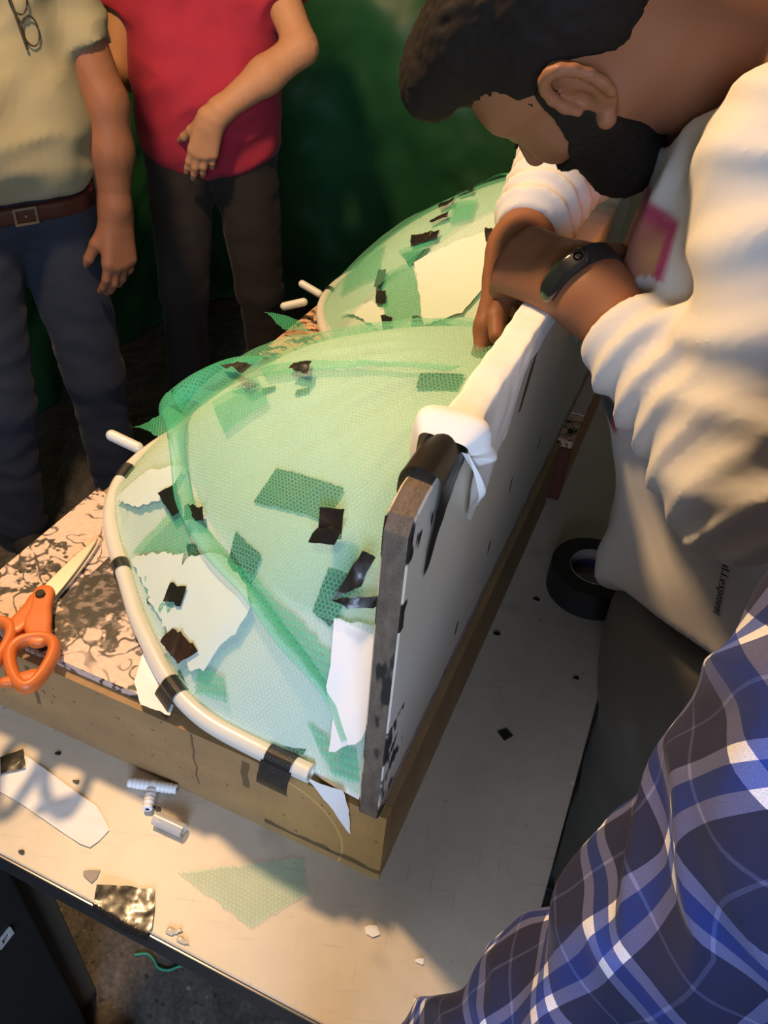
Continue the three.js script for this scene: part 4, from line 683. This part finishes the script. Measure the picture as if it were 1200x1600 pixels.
{ // the person in the plaid shirt, arm reaching in from the right
  const g = thing('person', 'person in blue plaid flannel shirt reaching in at lower right', 'person', [0.42, -0.8, 0.42]);
  const S = DATA.sleeve.map((p) => V(...p)), rad = DATA.sleeveR, crv = new THREE.CatmullRomCurve3(S), wr = S[S.length - 1], fwd = crv.getTangent(1);
  const radAt = (t) => { const u = t * (rad.length - 1), i = Math.min(rad.length - 2, Math.floor(u)); return lerp(rad[i], rad[i + 1], u - i); };
  const plaid = tex(1024, 1024, (u, v) => {   // one repeat is 8.4 cm across and along
    const band = (t) => { t = ((t % 1) + 1) % 1; if (t < 0.105) return 1; if (t < 0.245) return 2; if (t < 0.35) return 1; if (t > 0.66 && t < 0.685) return 3; return 0; };
    const a = band(u), b = band(v), W = [146, 150, 206], N = [30, 34, 70], Bl = [28, 58, 160], col = (k) => k === 1 ? W : k === 2 ? Bl : k === 3 ? [84, 88, 128] : N;
    let c = [0, 1, 2].map((i) => (col(a)[i] + col(b)[i]) / 2); if (a === 1 && b === 1) c = [226, 224, 242]; if (a === 0 && b === 0) c = N;
    const w = 1 + 0.16 * nz(u * 150, v * 150, 2) + 0.05 * Math.sin((u + v) * 700); return c.map((q) => q * w);
  });
  plaid.repeat.set(1 / 0.074, 1 / 0.074);
  const pm = mat(lin(1, 1, 1), 0.95, { map: plaid, sheen: 0.3, sheenRoughness: 0.8, sheenColor: lin(0.5, 0.5, 0.6) });
  const neckP = V(0.47, 0.66, 0.36), core = [bone(S[0], neckP, 0.05, 0.07, 0.05), bone(V(0.46, 0.6, 0.38), V(0.46, 0.1, 0.42), 0.1, 0.11, 0.06), bone(V(0.40, 0.08, 0.42), V(0.40, -0.7, 0.42), 0.085, 0.045, 0.03), bone(V(0.52, 0.08, 0.44), V(0.54, -0.7, 0.46), 0.085, 0.045, 0.03), bone(neckP, V(0.46, 0.78, 0.34), 0.06, 0.055, 0.03), bone(V(0.56, 0.58, 0.5), V(0.62, 0.32, 0.58), 0.05, 0.04, 0.03), bone(V(0.62, 0.32, 0.58), V(0.58, 0.1, 0.5), 0.04, 0.028, 0.02)];
  for (let i = 0; i < 6; i++) { const a = crv.getPoint(i / 6), b = crv.getPoint((i + 1) / 6); core.push(bone(a, b, radAt(i / 6) * 0.6, Math.max(0.028, radAt((i + 1) / 6) * 0.6), 0.02)); }
  const HF = frame(V(0.45, 0.90, 0.32), V(-0.1, 1, -0.15), V(-0.7, -0.4, -0.6), 1.02), [lo, hi] = boundsOf(core, 0.02);
  const hb = handBones(wr, fwd, V(-0.1, 0.9, 0.2), true, relaxed, [0.5, 1, 0.4]), hb2 = handBones(V(0.58, 0.1, 0.5), V(-0.1, -1, -0.1), V(0.7, 0, 0.3), false, relaxed, [0.35, 1, 0.5]);
  part(g, 'body', merge([sdfMesh(field(core), lo, hi, 0.012), headMesh(HF, 0.0048), handMesh(hb, 0.0036), handMesh(hb2, 0.0036)]), skin(0.42, 0.21, 0.12));
  part(g, 'hair', hairMesh(HF, 0.006, shortHair), darkHair);
  const up0 = V(-0.35, 0.8, -0.5);
  const sleeve = grid(96, 220, (u, v) => {
    const c = crv.getPointAt(v), t = crv.getTangentAt(v), n = up0.clone().addScaledVector(t, -up0.dot(t)).normalize(), s = t.clone().cross(n), th = u * 6.2832 + Math.PI; const q = V(Math.cos(th), Math.sin(th), v * 7);
    const L = v * crv.getLength(); let r = radAt(v) * (1 + 0.09 * nz(q.x * 1.2, q.y * 1.2, L * 12)) + 0.0085 * (1 - soft(nz(q.x * 0.9 + L * 13, q.y * 0.9 - L * 7, L * 9)) * 2.6) + 0.005 * Math.max(0, -q.x) * (1 - soft(nz(q.y * 2, L * 34 + q.y, 3)) * 2.4) * Math.exp(-Math.pow((v - 0.5) / 0.16, 2)) * 2;
    return c.clone().addScaledVector(n, Math.cos(th) * r).addScaledVector(s, Math.sin(th) * r);
  }, false, (u, v) => [v * crv.getLength() + 0.02 + 0.010 * nz(Math.cos(u * 6.28) * 1.1, v * 6, Math.sin(u * 6.28) * 1.1), (u - 0.5) * 0.42 + 0.018 + 0.008 * nz(v * 8, 3, Math.sin(u * 6.28))]);
  part(g, 'shirt_sleeve', sleeve, pm, 'blue plaid flannel sleeve');
  const tc = [V(0.44, 0.64, 0.36), V(0.45, 0.5, 0.37), V(0.45, 0.3, 0.385), V(0.455, 0.1, 0.40), V(0.46, -0.06, 0.41)], tcv = new THREE.CatmullRomCurve3(tc);
  part(g, 'shirt_body', grid(72, 60, (u, v) => { const c = tcv.getPointAt(v), th = u * 6.2832, k = (0.35 + 0.65 * sstep(0, 0.22, v)), rx = (0.165 + 0.012 * nz(Math.cos(th) * 2, Math.sin(th) * 2, v * 6)) * k, rz = (0.145 + 0.012 * nz(Math.cos(th) * 2, Math.sin(th) * 2, v * 9 + 4)) * k; return V(c.x + Math.cos(th) * rx, c.y, c.z + Math.sin(th) * rz); }, false, (u, v) => [v * 0.7, u * 0.95]), pm, 'blue plaid flannel shirt body');
  const a2 = new THREE.CatmullRomCurve3([V(0.53, 0.6, 0.46), V(0.59, 0.45, 0.54), V(0.62, 0.32, 0.58), V(0.59, 0.14, 0.515)]);
  part(g, 'shirt_sleeve', grid(40, 60, (u, v) => { const c = a2.getPointAt(v), t = a2.getTangentAt(v), n = V(1, 0, 0).addScaledVector(t, -t.x).normalize(), s = t.clone().cross(n), th = u * 6.2832, r = lerp(0.075, 0.045, v) + 0.004 * nz(Math.cos(th) * 2, v * 12, Math.sin(th)); return c.clone().addScaledVector(n, Math.cos(th) * r).addScaledVector(s, Math.sin(th) * r); }, false, (u, v) => [v * 0.55, u * 0.4]), pm, 'blue plaid flannel sleeve');
  const tp = [bone(V(0.40, 0.06, 0.42), V(0.52, 0.06, 0.43), 0.115, 0.115, 0.05), bone(V(0.40, 0.04, 0.42), V(0.40, -0.72, 0.42), 0.1, 0.065, 0.03), bone(V(0.52, 0.04, 0.44), V(0.54, -0.72, 0.46), 0.1, 0.065, 0.03)], [l3, h3] = boundsOf(tp, 0.03), tfl = field(tp);
  part(g, 'trousers', sdfMesh((x, y, z) => smax(tfl(x, y, z), y - 0.06, 0.01), l3, h3, 0.012), cloth(lin(0.03, 0.03, 0.035)));
  for (const x of [0.40, 0.54]) { const a = V(x, -0.755, 0.44), b = V(x - 0.08, -0.762, 0.28), pr = [bone(a, b, 0.046, 0.038, 0.02)], sf = field(pr), [q0, q1] = boundsOf(pr, 0.02); part(g, 'shoe', sdfMesh((x2, y, z) => smax(sf(x2, y, z), -0.797 - y, 0.005), q0, q1, 0.008), mat(lin(0.03, 0.028, 0.028), 0.6)); }
}

// ---------- things on the bench ----------
{ // scissors lying on the smeared sheet, handles over the edge of the box
  const Y = 0.1412, g = thing('scissors', 'large scissors with orange plastic handles on the smeared sheet', 'scissors', [-0.455, Y, -0.06]);
  const orange = mat(lin(0.62, 0.15, 0.03), 0.42), steel = mat(lin(0.66, 0.60, 0.52), 0.46, { metalness: 1 });
  const tip = V(-0.4885, 0, -0.1812), piv = V(-0.4736, 0, -0.0657);
  const d = tip.clone().sub(piv), Lb = d.length(), dir = d.clone().normalize(), nrm = V(-dir.z, 0, dir.x);   // nrm: to the right of the blade
  const toWorld = (geo, y) => { const m = new THREE.Matrix4().makeBasis(dir, nrm, V(0, 1, 0)); if (m.determinant() < 0) m.makeBasis(dir, nrm, V(0, -1, 0)); geo.applyMatrix4(m); geo.translate(piv.x, y, piv.z); return geo; };
  const ext = (pts, depth, holes = []) => { const s = new THREE.Shape(); pts(s); holes.forEach((h) => { const p = new THREE.Path(); h(p); s.holes.push(p); }); return new THREE.ExtrudeGeometry(s, { depth, bevelEnabled: true, bevelThickness: 0.0009, bevelSize: 0.0009, bevelSegments: 2, curveSegments: 20 }); };
  const blade = (sgn) => ext((s) => { s.moveTo(-0.018, -0.010); s.lineTo(0.02, -0.0115); s.quadraticCurveTo(Lb * 0.7, -0.009, Lb, sgn * 0.001); s.quadraticCurveTo(Lb * 0.6, 0.009, 0.02, 0.0095); s.lineTo(-0.018, 0.01); }, 0.0016);
  const b1 = blade(1), b2 = blade(-1); b2.rotateZ(0.045); 
  part(g, 'blade', toWorld(b1, Y + 0.0075), steel); part(g, 'blade', toWorld(b2, Y + 0.0035), steel);
  // handles: arm and loop, swept tubes flattened into a closed ring with a wall
  const ring = (ctr, ang, rx, rz, arm, y) => {
    const pts = []; for (let i = 0; i < 28; i++) { const t = i / 28 * 6.2832, px = Math.cos(t) * rx * (1 + 0.18 * Math.cos(t)), pz = Math.sin(t) * rz * (1 - 0.25 * Math.cos(t)); pts.push(V(ctr[0] + px * Math.cos(ang) - pz * Math.sin(ang), y, ctr[1] + px * Math.sin(ang) + pz * Math.cos(ang))); }
    const t = new THREE.TubeGeometry(new THREE.CatmullRomCurve3(pts, true), 90, 0.0068, 12, true); t.translate(0, -y, 0); t.scale(1, 1.35, 1); t.translate(0, y, 0);
    const pr = arm.map(([a, b, ra, rb]) => bone(V(a[0], y, a[1]), V(b[0], y, b[1]), ra, rb, 0.012)), [lo, hi] = boundsOf(pr, 0.01), f = field(pr);
    const am = sdfMesh((x, yy, z) => smax(f(x, yy, z), Math.abs(yy - y) - 0.0062, 0.004), lo, hi, 0.0022);
    return merge([t.toNonIndexed(), am.toNonIndexed()]);
  };
  part(g, 'handle', ring([-0.422, 0.008], 0.95, 0.034, 0.022, [[[-0.476, -0.072], [-0.452, -0.035], 0.0125, 0.0125], [[-0.452, -0.035], [-0.435, -0.018], 0.0125, 0.014], [[-0.402, 0.028], [-0.424, 0.046], 0.010, 0.006]], Y + 0.0115), orange, 'orange plastic handle');
  part(g, 'handle', ring([-0.475, 0.018], 1.15, 0.046, 0.020, [[[-0.476, -0.062], [-0.468, -0.034], 0.0115, 0.0105], [[-0.468, -0.034], [-0.468, -0.018], 0.0105, 0.012]], Y + 0.0105), orange, 'orange plastic handle');
  const sc = new THREE.CylinderGeometry(0.0052, 0.0058, 0.004, 20); sc.translate(piv.x, Y + 0.0195, piv.z); part(g, 'pivot_screw', sc, mat(lin(0.05, 0.045, 0.04), 0.35, { metalness: 0.8 }), 'dark pivot screw');
}
{ // T connector
  const g = thing('hose_connector', 'white plastic T-shaped hose connector on the table', 'connector', [-0.28, 0, 0.014]), m = mat(lin(0.8, 0.82, 0.86), 0.4);
  const limb = (a, b, r) => { const d = b.clone().sub(a), L = d.length(), pts = []; for (let i = 0; i <= 24; i++) { const t = i / 24; pts.push(new THREE.Vector2(r * (i % 4 === 0 ? 0.86 : 1.0) * (t > 0.75 ? 0.92 : 1), t * L)); } pts.push(new THREE.Vector2(0.0025, L)); const q = new THREE.LatheGeometry(pts, 18); q.applyQuaternion(new THREE.Quaternion().setFromUnitVectors(V(0, 1, 0), d.normalize())); q.translate(a.x, a.y, a.z); return q; };
  const c = V(-0.2811, 0.0068, 0.0142), a1 = V(-0.309, 0.0068, 0.0225), a2 = V(-0.2535, 0.0068, 0.0062), a3 = V(-0.269, 0.0068, 0.041);
  part(g, 'barbed_arm', limb(c, a1, 0.0062), m); part(g, 'barbed_arm', limb(c, a2, 0.0062), m); part(g, 'barbed_stem', limb(c, a3, 0.0062), m);
  const hub = new THREE.SphereGeometry(0.0068, 16, 12); hub.translate(c.x, c.y, c.z); part(g, 'hub', hub, m);
}
{ // short piece of clear hose
  const a = V(-0.2545, 0.0078, 0.0462), b = V(-0.2175, 0.0078, 0.0455), L = a.distanceTo(b);
  const q = new THREE.LatheGeometry([[0.0062, 0], [0.0076, 0], [0.0076, L], [0.0062, L], [0.0062, 0]].map((p) => new THREE.Vector2(...p)), 28);
  q.applyQuaternion(new THREE.Quaternion().setFromUnitVectors(V(0, 1, 0), b.clone().sub(a).normalize())); q.translate(a.x, a.y, a.z);
  single('hose_offcut', 'short offcut of clear plastic hose beside the T connector', 'hose', q, mat(lin(0.8, 0.79, 0.78), 0.22, { transmission: 0.55, thickness: 0 }), [-0.236, 0, 0.046]);
}
const flat = (poly, y, cr = 0.0008, rag = 0, me = 0.008) => drape(poly, (x, z) => V(x, y + cr * (1 + fbm(x * 50, z * 50, y * 99)), z), me, rag);
single('paper_offcut', 'white paper offcut with pointed end lying on the table', 'paper', flat([[-0.4465, 0.078], [-0.452, 0.05], [-0.4401, 0.044], [-0.4191, 0.0462], [-0.35, 0.0568], [-0.3251, 0.0598], [-0.303, 0.071], [-0.2939, 0.077], [-0.296, 0.092], [-0.2999, 0.1017], [-0.312, 0.103], [-0.3398, 0.1004], [-0.4043, 0.0933], [-0.433, 0.0922]], 0.0006, 0.0009), paperWhite, [-0.37, 0, 0.075]);
single('tape_scrap', 'black tape scrap stuck on the corner of the white paper offcut', 'tape', flat([[-0.4648, 0.0588], [-0.4482, 0.0383], [-0.4282, 0.0571], [-0.447, 0.0755]], 0.0026, 0.0012, 0.001, 0.004), tapeMat, [-0.447, 0.001, 0.057]);
single('tape_scrap', 'shiny black tape folded over the metal table edge', 'tape', drape([[-0.2648, 0.1325], [-0.238, 0.119], [-0.21, 0.1098], [-0.1985, 0.126], [-0.1897, 0.1421], [-0.188, 0.158], [-0.22, 0.164], [-0.2554, 0.152]], (x, z) => { const c = 0.0014 * fbm(x * 42, z * 42, 8); return z < 0.1515 ? V(x, 0.002 + Math.max(-0.0012, c) + 0.14 * Math.max(0, -0.226 - x) + 0.1 * Math.max(0, x + 0.203), z) : V(x, 0.002 - (z - 0.1515) * 1.2, 0.1525 + 0.001 + c * 0.5); }, 0.004, 0.001), tapeMat, [-0.225, 0, 0.135]);
single('net_offcut', 'triangular offcut of green netting lying flat on the table', 'netting', flat([[-0.2006, 0.0844], [-0.084, 0.0132], [-0.0632, 0.0454], [-0.0986, 0.1011]], 0.0012, 0.0012, 0.003), netMat, [-0.11, 0, 0.06]);
single('tape_scrap', 'small black tape rectangle on the right of the table', 'tape', flat([[0.06, -0.2382], [0.069, -0.248], [0.0805, -0.2408], [0.0723, -0.2285]], 0.0006, 0.0003), tapeUnder, [0.07, 0, -0.238]);
single('glue_blob', 'dried shiny glue blob at the front edge of the table', 'glue', (() => { const pr = [[-0.172, 0.137, 0.008], [-0.158, 0.140, 0.007], [-0.148, 0.139, 0.005], [-0.163, 0.131, 0.004]].map(([x, z, r]) => bone(V(x, -r * 0.62, z), V(x + 0.001, -r * 0.62, z), r, r, 0.006)); const f = field(pr), [lo, hi] = boundsOf(pr, 0.006); return sdfMesh((x, y, z) => smax(f(x, y, z) - 0.0006 * nz(x * 300, y * 300, z * 300), 0.0003 - y, 0.0005), lo, hi, 0.0016); })(), mat(lin(0.62, 0.54, 0.42), 0.18, { clearcoat: 0.6 }), [-0.16, 0, 0.137]);
{ // roll of black tape
  const g = thing('tape_roll', 'roll of wide black tape standing flat beside the trousers', 'tape roll', [0.112, 0, -0.548]), C = [0.112, -0.548];
  const lathe = (p) => { const q = new THREE.LatheGeometry(p.map((a) => new THREE.Vector2(...a)), 56); q.translate(C[0], 0.001, C[1]); return q; };
  part(g, 'tape_winding', lathe([[0.0385, 0], [0.065, 0], [0.0655, 0.001], [0.0655, 0.047], [0.065, 0.048], [0.06, 0.0484], [0.05, 0.0478], [0.0385, 0.048]]), mat(lin(0.018, 0.017, 0.016), 0.5), 'black wound tape');
  part(g, 'card_core', lathe([[0.0385, 0.0], [0.0385, 0.049], [0.0368, 0.049], [0.0368, 0.0], [0.0385, 0]]), mat(lin(0.42, 0.36, 0.32), 0.7), 'pale cardboard core');
  part(g, 'core_print', lathe([[0.0366, 0.012], [0.0366, 0.03]]), mat(lin(0.10, 0.11, 0.26), 0.6), 'blue printed band inside the core');
}
// crumbs and torn bits
const bit = (x, z, r, n = 6) => { const p = []; for (let i = 0; i < n; i++) { const t = i / n * 6.2832; p.push([x + Math.cos(t) * r * (0.5 + rnd()), z + Math.sin(t) * r * (0.35 + 0.6 * rnd())]); } return p; };
const crumb = (name, label, cat, x, z, r, m, grp) => single(name, label, cat, flat(bit(x, z, r), 0.0006, 0.0008), m, [x, 0, z], grp);
crumb('paper_bit', 'small torn white paper bit nearest the plaid cuff', 'paper', 0.0807, 0.0944, 0.006, paperWhite);
crumb('paper_bit', 'torn white paper curl in the shaded front part of the table', 'paper', 0.0695, 0.0574, 0.006, paperWhite);
crumb('paper_bit', 'larger torn white paper bit near the net offcut', 'paper', 0.0137, 0.0509, 0.008, paperWhite);
for (const [x, z, l] of [[-0.4092, 0.0252, 'tiny black crumb between the box front and the white paper offcut'], [-0.3657, 0.0455, 'tiny black crumb beside the upper edge of the white paper offcut'], [-0.3619, 0.1365, 'tiny dark crumb at the front edge below the paper offcut'], [-0.263, 0.033, 'tiny dark crumb beside the stem of the T connector']]) crumb('tape_crumb', l, 'crumb', x, z, 0.0045, tapeUnder, 'black crumbs in front of the box');
for (const [x, z, l] of [[0.0102, -0.3968, 'dark crumb on the table right beside the base box'], [0.1339, -0.3688, 'dark crumb on the table near the trousers'], [0.045, -0.49, 'dark crumb on the table at the foot of the tape roll']]) crumb('tape_crumb', l, 'crumb', x, z, 0.0055, tapeUnder, 'dark crumbs right of the board');
crumb('grey_stain', 'round grey spot of dried paint on the table', 'paint spot', -0.2807, 0.1251, 0.011, mat(lin(0.33, 0.29, 0.25), 0.6));
// things below the table
single('green_thread', 'frayed green net thread lying on the concrete floor', 'thread', new THREE.TubeGeometry(new THREE.CatmullRomCurve3([[-0.4728, -0.0298], [-0.452, -0.041], [-0.4345, -0.0375], [-0.4198, -0.030], [-0.3998, -0.0337], [-0.382, -0.05], [-0.3664, -0.054]].map(([x, z]) => V(x, -0.797, z))), 60, 0.0028, 6), mat(lin(0.05, 0.3, 0.2), 0.7), [-0.42, -0.8, -0.04]);
{
  const g = thing('black_case', 'tall black case with a white clip beside the table front', 'case', [-0.62, -0.8, 0.19]), bm = mat(lin(0.012, 0.011, 0.011), 0.6);
  part(g, 'case_body', bx(-0.78, -0.472, -0.8, -0.16, 0.10, 0.30, 0.008), bm);
  part(g, 'case_lid', bx(-0.784, -0.468, -0.159, -0.11, 0.096, 0.304, 0.012), bm);
  const cl = mergeGeometries([bx(-0.4712, -0.4675, -0.318, -0.314, 0.136, 0.16), bx(-0.4712, -0.4675, -0.304, -0.300, 0.136, 0.16), bx(-0.4712, -0.4675, -0.314, -0.304, 0.136, 0.142), bx(-0.4712, -0.4675, -0.314, -0.304, 0.154, 0.16)]); part(g, 'clip', cl, mat(lin(0.5, 0.5, 0.5), 0.4), 'white metal clip');
  const pr = [bone(V(-0.435, -0.775, 0.13), V(-0.39, -0.775, 0.12), 0.03, 0.025, 0.02), bone(V(-0.425, -0.775, 0.16), V(-0.36, -0.778, 0.17), 0.035, 0.02, 0.02)], f = field(pr), [lo, hi] = boundsOf(pr, 0.02);
  single('black_cloth', 'crumpled black cloth on the floor beside the black case', 'cloth', sdfMesh((x, y, z) => smax(f(x, y, z) - 0.006 * nz(x * 30, y * 30, z * 30), -0.798 - y, 0.004), lo, hi, 0.006), bm, [-0.41, -0.8, 0.14]);
}
scene.traverse((o) => { if (o.isMesh) { o.castShadow = true; o.receiveShadow = true; } });
renderer.render(scene, camera);
